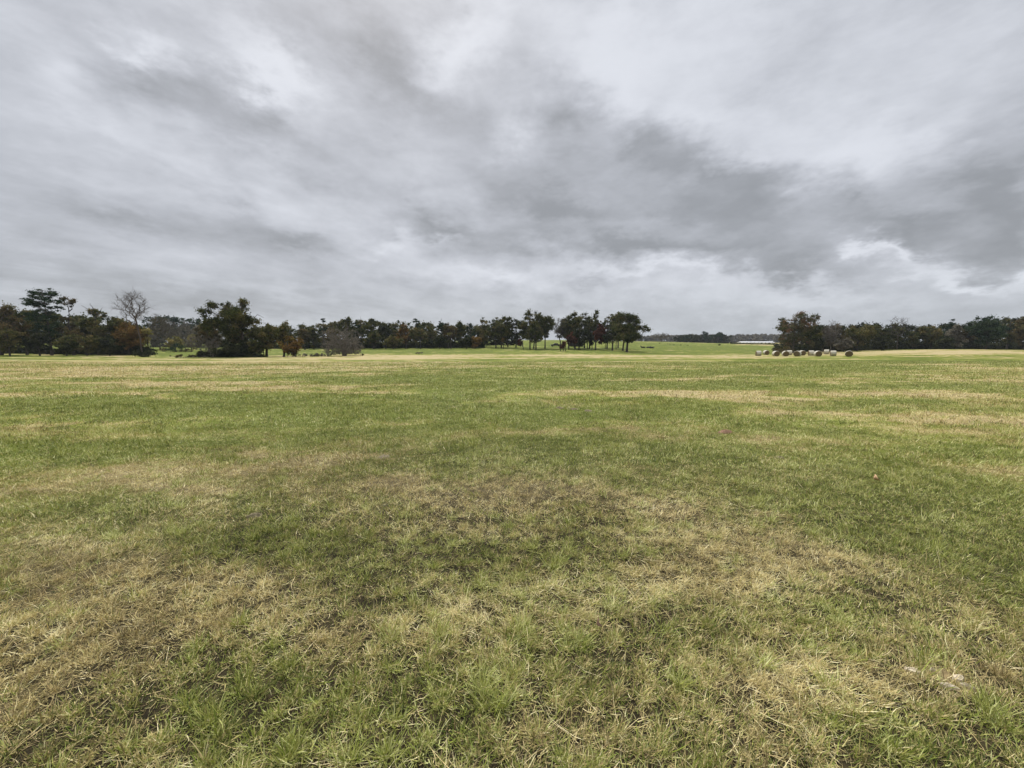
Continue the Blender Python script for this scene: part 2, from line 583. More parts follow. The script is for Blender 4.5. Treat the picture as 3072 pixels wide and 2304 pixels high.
def build_ground():
    front = np.linspace(-R(75), R(75), 920)
    back = np.linspace(R(75), 2 * math.pi - R(75), 300)[1:-1]
    A = np.concatenate([front, back])
    rr = np.concatenate([np.linspace(.15, 1.0, 8)[:-1], np.geomspace(1.0, 4200, 620)])
    nA, nR = len(A), len(rr)
    AA, RR = np.meshgrid(A, rr)
    X, Y = np.sin(AA) * RR, np.cos(AA) * RR
    Z = height(X, Y)
    verts = np.stack([X, Y, Z], -1).reshape(-1, 3)
    i = np.arange(nR - 1)[:, None]
    j = np.arange(nA)[None, :]
    jn = (j + 1) % nA
    q = np.stack([i * nA + j, i * nA + jn, (i + 1) * nA + jn, (i + 1) * nA + j], -1).reshape(-1, 4)
    q = q[:, ::-1]
    dr = dryness(X.ravel(), Y.ravel())
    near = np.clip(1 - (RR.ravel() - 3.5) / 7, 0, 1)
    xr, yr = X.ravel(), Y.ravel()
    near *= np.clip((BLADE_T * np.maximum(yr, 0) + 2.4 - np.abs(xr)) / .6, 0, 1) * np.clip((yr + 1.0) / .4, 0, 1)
    # centre cap
    verts = np.concatenate([verts, [[0, 0, float(Z[0].mean())]]])
    tr = np.stack([np.arange(nA), (np.arange(nA) + 1) % nA, np.full(nA, len(verts) - 1)], -1)[:, ::-1]
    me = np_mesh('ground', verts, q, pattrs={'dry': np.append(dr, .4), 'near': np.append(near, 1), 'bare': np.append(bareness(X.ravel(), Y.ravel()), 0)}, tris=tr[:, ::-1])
    o = mobj('ground', me, ground_material(), smooth=True)
    tag(o, kind='structure')
    return o


# ------------------------------------------------------------------ grass blades near the camera
def grass_material():
    m, t, out = newmat('grass_blades')
    dry = t.attr('dry')
    rnd = t.attr('rnd')
    green = t.ramp(rnd, [(0, (.052, .092, .012)), (.35, (.152, .212, .022)), (.7, (.285, .330, .045)), (1, (.50, .53, .19))])
    straw = t.ramp(rnd, [(0, (.21, .148, .070)), (.3, (.42, .315, .145)), (.65, (.68, .53, .24)), (1, (.95, .83, .50))])
    c = t.mix(dry, green, straw)
    d = t.new('ShaderNodeBsdfPrincipled')
    t.put(d.inputs['Base Color'], c)
    d.inputs['Roughness'].default_value = .55
    d.inputs['Specular IOR Level'].default_value = .25
    tr = t.new('ShaderNodeBsdfTranslucent')
    t.put(tr.inputs[0], c)
    mx = t.new('ShaderNodeMixShader')
    mx.inputs[0].default_value = .16
    t.l.new(d.outputs[0], mx.inputs[1])
    t.l.new(tr.outputs[0], mx.inputs[2])
    t.l.new(mx.outputs[0], out.inputs[0])
    return m


def blades(rg, X, Y, L, Wd, lean, az_, curl, dry, rnd, segs):
    """strips of quads; lean = angle from the vertical at the root, curl adds to it towards the tip"""
    n = len(X)
    Z = height(X, Y)
    ca, sa = np.cos(az_), np.sin(az_)
    tw = rg.uniform(-1.2, 1.2, n) + az_ + math.pi / 2
    wx, wy = np.cos(tw), np.sin(tw)
    pts = np.zeros((n, segs + 1, 3))
    px, py, pz = X.copy(), Y.copy(), Z.copy() - .004
    bend = rg.normal(0, .20, n)
    for s in range(segs + 1):
        pts[:, s, 0], pts[:, s, 1], pts[:, s, 2] = px, py, pz
        if s < segs:
            th = lean + curl * (s + .5) / segs
            st = L / segs
            aa = az_ + bend * s
            px = px + np.sin(th) * np.cos(aa) * st
            py = py + np.sin(th) * np.sin(aa) * st
            pz = pz + np.cos(th) * st
    # never below the soil
    g = Z[:, None]
    pts[:, :, 2] = np.maximum(pts[:, :, 2], g + .002 + np.abs(rg.normal(0, .012, (n, 1))) * np.arange(segs + 1)[None, :] / segs)
    prof = np.array([1, .95, .7, .12]) if segs == 3 else (np.array([1, .85, .15]) if segs == 2 else np.array([1, .35]))
    hw = (Wd[:, None] * prof[None, :]) * .5
    off = np.stack([wx[:, None] * hw, wy[:, None] * hw, np.zeros_like(hw)], -1)
    v = np.stack([pts - off, pts + off], 2)      # n, segs+1, 2, 3
    base = (np.arange(n) * (segs + 1) * 2)[:, None]
    s = np.arange(segs)[None, :] * 2
    q = np.stack([base + s, base + s + 1, base + s + 3, base + s + 2], -1).reshape(-1, 4)
    return v.reshape(-1, 3), q, np.repeat(dry, segs), np.repeat(rnd, segs)


def build_grass():
    rg = np.random.default_rng(11)
    V, Q, DR, RN = [], [], [], []
    off = 0

    def emit(X, Y, L, Wd, lean, az_, curl, dry, rnd, segs):
        nonlocal off
        v, q, d, r = blades(rg, X, Y, L, Wd, lean, az_, curl, dry, rnd, segs)
        V.append(v.astype(np.float32))
        Q.append((q + off).astype(np.int32))
        DR.append(d)
        RN.append(r)
        off += len(v)

    bands = [(-1.2, .9, 7000, 2), (.9, 2.2, 24000, 3), (2.2, 3.4, 17000, 2), (3.4, 5.2, 8500, 2), (5.2, 8, 4000, 2), (8, 12.5, 1900, 2), (12.5, 20, 820, 2), (20, 32, 310, 1), (32, 60, 100, 1)]
    for (y0, y1, rho, segs) in bands:
        TM = BLADE_T if y1 < 33 else 1.6
        extra = 2.6
        area = (y1 - y0) * ((y0 + y1) * TM + 2 * extra) if y0 > 0 else (y1 - y0) * (2 * extra + TM)
        n = int(area * rho)
        # uniform over the trapezium
        yy = rg.uniform(y0, y1, int(n * 1.6))
        keep = rg.uniform(0, 1, len(yy)) < (np.maximum(yy, 0) * TM + extra) / (y1 * TM + extra)
        yy = yy[keep][:n]
        n = len(yy)
        xx = rg.uniform(-1, 1, n) * (np.maximum(yy, 0) * TM + extra)
        ym = (y0 + y1) / 2
        k = max(1.0, (ym / 3.2)) ** .9      # far blades stand for several
        # gather part of them into tufts
        cell = .11 * k ** .6
        cx, cy = np.floor(xx / cell), np.floor(yy / cell)
        tx = (cx + hash2(cx, cy, 71)) * cell
        ty = (cy + hash2(cx, cy, 72)) * cell
        tu = rg.uniform(0, 1, n) < .62
        jx, jy = rg.normal(0, .022 * k, n), rg.normal(0, .022 * k, n)
        outx, outy = jx.copy(), jy.copy()
        xx = np.where(tu, tx + jx, xx)
        yy = np.where(tu, ty + jy, yy)
        dr = dryness(xx, yy)
        # bare, trampled spots
        bare = fbm(xx / .42, yy / .42, 91, 3)
        keep = rg.uniform(0, 1, n) > np.maximum(np.clip((bare - .42) * 2.2, 0, .6), bareness(xx, yy) * .82)
        xx, yy, dr, tu, outx, outy, cx, cy = [a[keep] for a in (xx, yy, dr, tu, outx, outy, cx, cy)]
        n = len(xx)
        tuftr = hash2(cx, cy, 73)
        pdry = np.clip(.09 + .09 * (y1 < 6) + dr * .92 - (tuftr > .86) * .45, .10, .97)
        isdry = rg.uniform(0, 1, n) < pdry
        dry = np.where(isdry, rg.uniform(.62, 1, n), rg.uniform(0, .34, n))
        far_ = np.clip((ym - 4) / 10, 0, 1)
        rnd = np.clip(rg.normal(.47, .30, n) + (tuftr - .5) * .35 + fbm(xx / .45, yy / .35, 55, 3) * .30 + fbm(xx / 1.6, yy / 1.2, 57, 2) * .10 + .03 * far_, 0, 1)
        vig = np.clip(1 + fbm(xx / .6, yy / .6, 65, 3) * .5 + fbm(xx / 1.6, yy / 1.1, 66, 3) * .9 * far_, .35, 2.1)     # lush and thin spots
        L = np.where(isdry, rg.gamma(4.5, .0092, n), rg.gamma(5.5, .0072, n)) * vig
        L *= 1 + (tuftr > .93) * (~isdry) * .7
        L = np.clip(L, .014, .19)
        lie = rg.uniform(0, 1, n) < np.where(isdry, .72, .22)
        lean = np.where(lie, rg.uniform(1.0, 1.52, n), np.abs(rg.normal(.38, .30, n)))
        curl = np.where(lie, rg.normal(.1, .35, n), rg.uniform(.05, .95, n))
        az_ = rg.uniform(0, 2 * math.pi, n)
        # combed by the mower, and leaning out of the tuft
        comb_a = fbm(xx / 1.8, yy / 1.8, 77, 2) * 3.5
        cm = rg.uniform(0, 1, n) < .35
        az_ = np.where(cm, comb_a + rg.normal(0, .5, n), az_)
        up = tu & ~lie
        az_ = np.where(up, np.arctan2(outy, outx) + rg.normal(0, .5, n), az_)
        Wd = (.0013 + .0036 * rg.uniform(0, 1, n) ** 1.7) * k
        Wd *= np.where(isdry & lie, .85, 1.0)
        emit(xx, yy, L * (1 + .10 * (k - 1)), Wd, lean, az_, curl, dry, rnd, segs)
    # long pale stalks lying on top
    n = 3200
    yy = .9 + 11 * rg.uniform(0, 1, n) ** 1.3
    xx = rg.uniform(-1, 1, n) * (yy * 1.45 + .5)
    dr = dryness(xx, yy)
    kk = rg.uniform(0, 1, n) < .25 + dr
    xx, yy = xx[kk], yy[kk]
    n = len(xx)
    emit(xx, yy, rg.uniform(.07, .24, n), rg.uniform(.0016, .003, n) * np.maximum(1, yy / 4), rg.uniform(1.35, 1.56, n), rg.uniform(0, 6.28, n),
         rg.normal(0, .12, n), np.ones(n), rg.uniform(.55, 1, n), 3)
    me = np_mesh('grass', np.concatenate(V), np.concatenate(Q), attrs={'dry': np.concatenate(DR), 'rnd': np.concatenate(RN)})
    o = mobj('grass', me, grass_material())
    tag(o, 'short mown pasture grass, green blades mixed with dry straw', 'grass', kind='stuff')
    print('grass quads', len(me.polygons))


build_ground()
build_grass()

# ------------------------------------------------------------------ vegetation
BARK = simple('bark', (.060, .050, .042), .35, 3., .95)
BARKP = simple('bark_pale', (.135, .120, .105), .3, 3., .95)
TWIG = simple('twigs', (.088, .076, .064), .25, .5, .95)
LM = {
    'oak': leafmat('oak_leaves', [(.05, (.029, .038, .014)), (.4, (.061, .072, .025)), (.75, (.109, .113, .038)), (1, (.152, .123, .051))]),
    'olive': leafmat('olive_leaves', [(.05, (.053, .060, .022)), (.45, (.109, .109, .038)), (.8, (.170, .143, .053)), (1, (.208, .160, .068))]),
    'brown': leafmat('brown_leaves', [(.05, (.046, .042, .022)), (.45, (.098, .083, .038)), (.8, (.166, .113, .053)), (1, (.129, .133, .053))]),
    'orange': leafmat('orange_leaves', [(.05, (.075, .060, .022)), (.45, (.170, .105, .038)), (.8, (.255, .142, .047)), (1, (.179, .160, .053))]),
    'rust': leafmat('rust_leaves', [(.05, (.043, .023, .017)), (.5, (.104, .043, .029)), (1, (.145, .065, .038))]),
    'yellow': leafmat('yellow_leaves', [(.05, (.131, .123, .036)), (.5, (.275, .246, .080)), (1, (.406, .319, .131))]),
    'pine': leafmat('pine_needles', [(.05, (.017, .035, .019)), (.5, (.038, .064, .035)), (1, (.065, .090, .043))], .1),
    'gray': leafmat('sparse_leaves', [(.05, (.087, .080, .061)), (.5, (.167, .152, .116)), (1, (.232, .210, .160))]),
    'open': leafmat('browning_leaves', [(.05, (.066, .073, .034)), (.5, (.124, .117, .058)), (.8, (.160, .117, .068)), (1, (.226, .113, .075))]),
    'dark': leafmat('dark_leaves', [(.05, (.020, .026, .014)), (.5, (.043, .052, .023)), (1, (.075, .075, .038))], .15),
}


def tube_arrays(paths, sides=6):
    """paths: list of (points Nx3, radii N)"""
    V, Q = [], []
    off = 0
    for P_, r_ in paths:
        P_ = np.asarray(P_, float)
        r_ = np.asarray(r_, float)
        n = len(P_)
        T = np.gradient(P_, axis=0)
        T /= np.maximum(np.linalg.norm(T, axis=1)[:, None], 1e-9)
        up = np.where(np.abs(T[:, 2:3]) > .9, np.array([[1., 0, 0]]), np.array([[0., 0, 1.]]))
        A_ = np.cross(T, up)
        A_ /= np.maximum(np.linalg.norm(A_, axis=1)[:, None], 1e-9)
        B_ = np.cross(T, A_)
        an = np.arange(sides) / sides * 2 * math.pi
        ring = P_[:, None, :] + r_[:, None, None] * (np.cos(an)[None, :, None] * A_[:, None, :] + np.sin(an)[None, :, None] * B_[:, None, :])
        V.append(ring.reshape(-1, 3))
        i = np.arange(n - 1)[:, None] * sides
        j = np.arange(sides)[None, :]
        jn = (j + 1) % sides
        Q.append((np.stack([i + j, i + jn, i + sides + jn, i + sides + j], -1).reshape(-1, 4)) + off)
        off += n * sides
    return np.concatenate(V), np.concatenate(Q)


def curve(a, b, rg, n=5, wob=.06, sag=0.0):
    a, b = np.asarray(a, float), np.asarray(b, float)
    t = np.linspace(0, 1, n)[:, None]
    L = np.linalg.norm(b - a)
    p = a + (b - a) * t
    p[1:-1] += rg.normal(0, wob * L, (n - 2, 3))
    p[:, 2] += sag * L * np.sin(t[:, 0] * math.pi)
    return p


def leaves(rg, C, Rr, per, size, flat=.8, tintspread=.48):
    """C centres Nx3, Rr cluster radii; returns quads with a tint per face"""
    n = len(C)
    cnt = np.maximum(1, (per * (Rr / np.mean(Rr)) ** 2).astype(int))
    idx = np.repeat(np.arange(n), cnt)
    m = len(idx)
    d = rg.normal(0, 1, (m, 3))
    d /= np.linalg.norm(d, axis=1)[:, None]
    rad = np.minimum(np.abs(rg.normal(0, .55, m)) + .12, 1.5) * Rr[idx]
    p = C[idx] + d * rad[:, None] * np.array([1, 1, flat])
    ax = rg.normal(0, 1, (m, 3))
    ax /= np.linalg.norm(ax, axis=1)[:, None]
    bx = np.cross(ax, rg.normal(0, 1, (m, 3)))
    bx /= np.maximum(np.linalg.norm(bx, axis=1)[:, None], 1e-6)
    s = size * rg.uniform(.55, 1.35, m)[:, None]
    a, b = ax * s * .5, bx * s * .36
    v = np.stack([p - a, p + b, p + a, p - b], 1).reshape(-1, 3)
    q = np.arange(m * 4).reshape(-1, 4)
    ct = rg.uniform(0, 1, n)
    tint = np.clip(.5 + (ct[idx] - .5) * tintspread * 2 + rg.normal(0, .16, m), 0, 1)
    return v, q, tint


def connected(C, pick, lim):
    """drop leaf clusters that would float on their own"""
    for _ in range(2):
        Dm = np.linalg.norm(C[:, None] - C[None], axis=2)
        nb = (Dm < lim).sum(1) - 1
        k = nb >= 4
        if k.sum() < 6:
            break
        C, pick = C[k], pick[k]
    return C, pick


def crown_clusters(rg, W_, Hc, zc, n, nl, rc, bottom=-.75, lobes=None):
    """cluster centres of an uneven crown W_ wide, Hc high, centred at zc"""
    if lobes is None:
        L = []
        for i in range(nl):
            a = rg.uniform(0, 2 * math.pi)
            h = rg.uniform(-.95, .8)
            rr = math.sqrt(max(0, 1 - h * h)) * rg.uniform(.35, .75)
            s = rg.uniform(.34, .56)
            L.append((math.cos(a) * rr * W_ / 2, math.sin(a) * rr * W_ / 2, zc + h * .62 * Hc / 2, s * W_ / 2, s * Hc / 2))
        L.append((0, 0, zc + .05 * Hc / 2, .60 * W_ / 2, .66 * Hc / 2))
        L.append((0, 0, zc - .50 * Hc / 2, .62 * W_ / 2, .42 * Hc / 2))
        # reach the full outline
        L.append((0, 0, zc + .60 * Hc / 2, .38 * W_ / 2, .40 * Hc / 2))
        L.append((.62 * W_ / 2, 0, zc + rg.uniform(-.2, .2) * Hc / 2, .38 * W_ / 2, .34 * Hc / 2))
        L.append((-.62 * W_ / 2, 0, zc + rg.uniform(-.2, .2) * Hc / 2, .38 * W_ / 2, .34 * Hc / 2))
    else:
        L = lobes
    vol = np.array([l[3] ** 2 * l[4] for l in L]) ** .8
    pick = rg.choice(len(L), n, p=vol / vol.sum())
    d = rg.normal(0, 1, (n, 3))
    d /= np.linalg.norm(d, axis=1)[:, None]
    rad = rg.uniform(.15, 1, n) ** .45
    La = np.array(L)
    C = La[pick, :3] + d * rad[:, None] * np.stack([La[pick, 3], La[pick, 3], La[pick, 4]], -1)
    return C, pick, La


def branches_for(rg, C, pick, La, H, r0, lean=(0, 0), z0=0.0, topf=.82, twigs=True, stems=None):
    paths = []
    zt = H * topf
    roots = stems or [(0, 0)]
    trunks = []
    for (sx, sy) in roots:
        tp = np.array([[sx + lean[0] * t + rg.normal(0, .012 * H) * t, sy + lean[1] * t + rg.normal(0, .012 * H) * t, zt * t - .25 * (t == 0)] for t in (0, .08, .25, .45, .65, .85, 1)])
        rr = r0 * np.array([1.45, 1.08, .92, .75, .52, .28, .12]) / (len(roots) ** .5)
        paths.append((tp, rr))
        trunks.append(tp)
    for k, l in enumerate(La):
        tp = trunks[k % len(trunks)]
        hz_ = min(max(l[2] - l[4] * .9 - abs(l[0]) * .35, zt * .22), zt * .9)
        i = np.interp(hz_, tp[:, 2], np.arange(len(tp)))
        a = np.array([np.interp(i, np.arange(len(tp)), tp[:, c]) for c in range(3)])
        p = curve(a, l[:3], rg, 6, .05, .07)
        rl = r0 * .42
        paths.append((p, np.linspace(rl, rl * .25, 6)))
        if twigs:
            cc = C[pick == k]
            for c in cc[:14]:
                s = p[rg.integers(2, 6)]
                paths.append((curve(s, c, rg, 4, .07, .05), np.linspace(rl * .30, rl * .07, 4)))
    return paths


TREES = {'n': 0}


def place_tree(name, Y, u, label, group=None, cat='tree'):
    z = hz(xpix(u, Y), Y)
    X = xpix(u, Y, z)
    z = hz(X, Y)
    o = empty(name, (X, Y, z), 0, label, cat, group)
    return o, X, z


def leaf_tree(u, vtop, Y, wpx, kind, label, name='oak_tree', ut=None, bottom=.30, n=46, nl=7, per=95, trunk=None,
              lobes=None, seed=None, group=None, size=None, bark=None, stems=None, twigs=True, dens=1.0):
    """a broadleaf tree: trunk foot at ut (photograph column), crown centred on u"""
    TREES['n'] += 1
    rg = np.random.default_rng(seed if seed is not None else 100 + TREES['n'] * 7)
    ut = u if ut is None else ut
    root, X, z = place_tree(name, Y, ut, label, group)
    H = zpix(vtop, Y) - z
    dx = xpix(u, Y, z) - X
    cth = math.cos(math.atan((u - CX) / F))
    W_ = wpx / F * Y * (.25 + .75 * cth)
    rc = max(.5, min(1.2, .07 * W_ + .28))
    n = int(n * 2.7)
    nl += 4
    bottom *= .55
    W_ *= 1.22
    Hc = H * (1 - bottom) - rc * .5
    zc = H * bottom + Hc / 2
    if lobes is not None:
        # lobes given in photograph pixels: (u, v, half width, half height, depth offset in m)
        L = []
        for lb in lobes:
            lz = zpix(lb[1], Y) - z
            L.append((xpix(lb[0], Y, z) - X, lb[4] if len(lb) > 4 else rg.uniform(-.25, .25) * W_, lz, max(.3, lb[2] / F * Y - rc * .45), max(.3, lb[3] / F * Y - rc * .4)))
        C, pick, La = crown_clusters(rg, W_, Hc, zc, n, nl, rc, lobes=L)
    else:
        C, pick, La = crown_clusters(rg, W_ - rc, Hc - rc * .6, zc, n, nl, rc)
        C[:, 0] += dx
        La[:, 0] += dx
    C[:, 2] = np.maximum(C[:, 2], .6)
    C, pick = connected(C, pick, rc * 2.1)
    n = len(C)
    Rr = rc * rg.uniform(.55, 1.25, n)
    sz = size or (.33 * max(1, Y / 120) ** .8)
    v, q, tint = leaves(rg, C, Rr, per * dens, sz)
    me = np_mesh('crown', v, q, attrs={'tint': tint})
    mobj('crown', me, LM[kind], root)
    r0 = trunk if trunk else max(.16, H * .018)
    pv, pq = tube_arrays(branches_for(rg, C, pick, La, H, r0, (dx * .4, 0), stems=stems, twigs=twigs), 6)
    me = np_mesh('trunk', pv, pq)
    mobj('trunk', me, bark or BARK, root, smooth=True)
    return root


def pine_tree(u, vtop, Y, wpx, label, plates=None, bottom=.45, n=30, group=None, seed=None, per=110, kind='pine', name='pine_tree'):
    TREES['n'] += 1
    rg = np.random.default_rng(seed if seed is not None else 500 + TREES['n'] * 3)
    root, X, z = place_tree(name, Y, u, label, group)
    H = zpix(vtop, Y) - z
    W_ = wpx / F * Y * .85
    L = []
    if plates:
        for lb in plates:
            L.append((xpix(lb[0], Y, z) - X, rg.uniform(-.1, .1) * W_, zpix(lb[1], Y) - z, lb[2] / F * Y * .95, max(.25, lb[3] / F * Y - .3)))
    else:
        k = 6
        for i in range(k):
            h = bottom + (.97 - bottom) * (i + .5) / k
            s = (1 - .45 * (i / k)) * rg.uniform(.6, 1.0) * .32
            a = rg.uniform(0, 6.28)
            L.append((math.cos(a) * W_ * .22, math.sin(a) * W_ * .22, h * H - .4, W_ * s, .5 + .04 * H))
        L.append((0, 0, H * .91 - .5, W_ * .24, .10 * H))
        L.append((0, 0, H * .62, W_ * .36, .22 * H))
    C, pick, La = crown_clusters(rg, W_, H, 0, n, 0, 1, lobes=L)
    C[:, 2] = np.minimum(C[:, 2], H - .4)
    C, pick = connected(C, pick, 2.0)
    n = len(C)
    rc = np.clip(.07 * W_ + .4, .5, 1.1) * rg.uniform(.6, 1.2, n)
    v, q, tint = leaves(rg, C, rc, per, .27 * max(1, Y / 120) ** .8, flat=.5)
    mobj('crown', np_mesh('crown', v, q, attrs={'tint': tint}), LM[kind], root)
    pv, pq = tube_arrays(branches_for(rg, C, pick, La, H, max(.17, H * .014), topf=.95), 6)
    mobj('trunk', np_mesh('trunk', pv, pq), BARK, root, smooth=True)
    return root


def bare_tree(u, vtop, Y, wpx, label, name='bare_tree', trunkf=.42, r0=None, seed=1, ut=None, mat=None, n=230,
              stems=1, group=None, crownleaf=None, leafn=0, twig=.022, low=None, fine=2):
    """leafless tree: limbs and twigs grown outwards to fill an uneven oval crown"""
    TREES['n'] += 1
    rg = np.random.default_rng(seed)
    ut = u if ut is None else ut
    root, X, z = place_tree(name, Y, ut, label, group)
    H = zpix(vtop, Y) - z
    cth = math.cos(math.atan((u - CX) / F))
    W_ = wpx / F * Y * (.25 + .75 * cth)
    dxx = xpix(u, Y, z) - X
    low = trunkf if low is None else low
    zc, hh = H * (1 + low) / 2, H * (1 - low) / 2
    d = rg.normal(0, 1, (n, 3))
    d /= np.linalg.norm(d, axis=1)[:, None]
    rad = rg.uniform(.1, 1, n) ** .42
    az_ = np.arctan2(d[:, 1], d[:, 0])
    rad *= 1 + .13 * np.sin(3 * az_ + seed) + .10 * np.sin(5 * az_ + d[:, 2] * 4)
    A = np.array([dxx, 0, zc]) + d * rad[:, None] * np.array([W_ / 2, W_ / 2, hh])
    A[:, 2] = np.where(A[:, 2] < .07 * H, rg.uniform(.07, .5, n) * H, A[:, 2])
    # nodes along the stems
    nodes, par, isroot = [], [], []
    for s in range(stems):
        a = s / max(1, stems) * 6.28 + .4
        b = np.array([math.cos(a), math.sin(a), 0]) * (0 if stems == 1 else .4)
        top = np.array([dxx * .55 + b[0] * H * .25, b[1] * H * .25, H * trunkf])
        prev = -1
        for k in range(5):
            t = k / 4
            p = b * (1 - t) + top * t + rg.normal(0, .012 * H, 3) * (k > 0) * np.array([1, 1, 0])
            if k == 0:
                p[2] = -.2
            nodes.append(p)
            par.append(prev)
            prev = len(nodes) - 1
    base = np.array([dxx * .5, 0, H * trunkf])
    order = np.argsort(np.linalg.norm((A - base) * np.array([1, 1, .8]), axis=1))
    N = np.zeros((n * 5 + 60, 3))
    N[:len(nodes)] = nodes
    cnt = len(nodes)
    depthn = np.zeros(len(N))
    for i in range(cnt):
        depthn[i] = np.linalg.norm(N[i] - N[0]) * (1 if stems == 1 else .8)
    ok0 = np.ones(len(N), bool)
    for i in range(stems):
        ok0[i * 5:i * 5 + 3] = False
    for ai in order:
        p = A[ai]
        dist = np.linalg.norm(N[:cnt] - p, axis=1)
        cost = dist + .32 * depthn[:cnt] + (N[:cnt, 2] > p[2] + .3) * (N[:cnt, 2] - p[2]) * .9 + (~ok0[:cnt]) * 99
        k = int(np.argmin(cost))
        q = N[k]
        L = np.linalg.norm(p - q)
        m = q + (p - q) * .5 + np.array([0, 0, .07 * L]) + rg.normal(0, .05 * L, 3)
        N[cnt] = m
        par.append(k)
        depthn[cnt] = depthn[k] + L * .5
        N[cnt + 1] = p
        par.append(cnt)
        depthn[cnt + 1] = depthn[k] + L
        cnt += 2
    main = cnt
    ends = N[5 * stems:main].copy()
    # short fine twigs
    twigs = []
    for i in range(5 * stems, main):
        for _ in range(fine):
            dv = (N[i] - N[par[i]])
            dv = dv / max(np.linalg.norm(dv), 1e-6) + rg.normal(0, .75, 3) + np.array([0, 0, .3])
            dv = dv / np.linalg.norm(dv) * rg.uniform(.035, .085) * H
            q = N[i]
            twigs.append((np.array([q, q + dv * .55 + rg.normal(0, .01 * H, 3), q + dv]), np.array([twig * .8, twig * .6, twig * .35])))
    wgt = np.ones(main)
    for i in range(main - 1, -1, -1):
        if par[i] >= 0:
            wgt[par[i]] += wgt[i]
    r0 = r0 or H * .016
    wmax = max(wgt[:5 * stems].max(), 1)
    rr = np.maximum(twig, r0 * (wgt / wmax) ** .48)
    paths = list(twigs)
    for i in range(main):
        k = par[i]
        if k < 0:
            continue
        rk = rr[k] if (i - k) == 1 or k < 5 * stems else min(rr[k], rr[i] * 1.35)
        paths.append((np.array([N[k], N[i]]), np.array([rk if k % 5 or k >= 5 * stems else rk * 1.35, rr[i]])))
    pv, pq = tube_arrays(paths, 4)
    mobj('trunk', np_mesh('trunk', pv, pq), mat or BARK, root, smooth=True)
    if leafn:
        v, q, tint = leaves(rg, ends, np.full(len(ends), .045 * H), leafn, .2 * max(1, Y / 120))
        mobj('crown', np_mesh('crown', v, q, attrs={'tint': tint}), LM[crownleaf or 'gray'], root)
    return root


def bush(u, vtop, Y, wpx, kind, label, name='bush', n=16, per=110, group=None, cat='bush'):
    TREES['n'] += 1
    rg = np.random.default_rng(900 + TREES['n'])
    root, X, z = place_tree(name, Y, u, label, group, cat)
    H = max(.4, zpix(vtop, Y) - z)
    W_ = wpx / F * Y
    C = np.stack([rg.uniform(-.42, .42, n) * W_, rg.uniform(-.42, .42, n) * W_, rg.uniform(.15, .8, n) * H], -1)
    C[:, 2] *= 1 - .5 * (np.abs(C[:, 0]) / (W_ * .5)) ** 2
    v, q, tint = leaves(rg, C, np.minimum(.22 * W_, .38 * H) * rg.uniform(.6, 1.2, n), per, min(.22, .14 * H + .08) * max(1, Y / 130))
    v[:, 2] = np.maximum(v[:, 2], -.05)
    mobj('foliage', np_mesh('foliage', v, q, attrs={'tint': tint}), LM[kind], root)
    paths = [(curve((rg.normal(0, .1), rg.normal(0, .1), -.1), c, rg, 4, .06), np.linspace(.04, .012, 4)) for c in C]
    pv, pq = tube_arrays(paths, 4)
    mobj('stem', np_mesh('stem', pv, pq), BARK, root)
    return root


def wood_mass(name, label, prof, Y, depth, kind, step, seed, cat='woodland', size=.55, per=70, low=0.0, mixk=None, bump=.12):
    """a far wood that reads as one mass. prof: list of (u, vtop)"""
    rg = np.random.default_rng(seed)
    us = [p[0] for p in prof]
    vs = [p[1] for p in prof]
    V, Q, T = [], [], []
    off = 0
    u = us[0]
    while u < us[-1]:
        yy = Y + rg.uniform(0, depth)
        sc_ = step * rg.uniform(.7, 1.3)
        z = hz(xpix(u, yy), yy)
        X = xpix(u, yy, z)
        H = zpix(np.interp(u, us, vs) + rg.uniform(-.1, 1) * bump * 60, yy) - z
        W_ = sc_ * 1.7 / F * yy
        nC = int(16 + H * 1.1)
        h = rg.uniform(low, 1, nC)
        rr = np.sqrt(np.clip(1 - (np.abs(h - .5) * 1.75) ** 2, .08, 1)) * W_ * .55
        a = rg.uniform(0, 6.28, nC)
        C = np.stack([X + np.cos(a) * rr * rg.uniform(.3, 1, nC), yy + np.sin(a) * rr * rg.uniform(.3, 1, nC), z + np.maximum(h * H - .5, .3)], -1)
        v, q, t = leaves(rg, C, rg.uniform(.7, 1.4, nC) * (.10 * W_ + .45), per, size)
        t = np.clip(t + rg.normal(0, .22), 0, 1)
        V.append(v)
        Q.append(q + off)
        T.append(t)
        off += len(v)
        u += sc_ * .62
    me = np_mesh(name, np.concatenate(V), np.concatenate(Q), attrs={'tint': np.concatenate(T)})
    o = mobj(name, me, LM[kind])
    tag(o, label, cat, kind='stuff')
    return o


# ---- left wood -----------------------------------------------------------
leaf_tree(5, 868, 108, 190, 'brown', 'broad dark oak with browning top at the left edge of the photo', n=70, nl=9, bottom=.16, per=120)
leaf_tree(82, 912, 112, 110, 'oak', 'rounded dark oak just left of the flat-topped pine', n=46, bottom=.12, per=110)
pine_tree(156, 861, 110, 100, 'tall flat-topped pine towering over the left wood', plates=[(148, 872, 54, 14), (150, 890, 36, 14), (128, 884, 26, 11), (178, 884, 22, 11), (150, 905, 46, 13), (184, 904, 26, 11), (116, 912, 22, 10), (140, 924, 52, 16), (165, 940, 42, 17), (130, 950, 36, 18), (160, 970, 36, 22), (145, 1000, 40, 26)], n=190, seed=3, per=110)
leaf_tree(222, 888, 114, 84, 'brown', 'twin-topped russet oak right of the flat-topped pine', n=44, bottom=.15, lobes=[(212, 905, 22, 18), (247, 903, 10, 13), (225, 940, 34, 24), (215, 975, 34, 26), (240, 1005, 30, 22)])
leaf_tree(272, 928, 118, 80, 'dark', 'low dark oak between the russet oak and the tufted olive tree', n=38, bottom=.12)
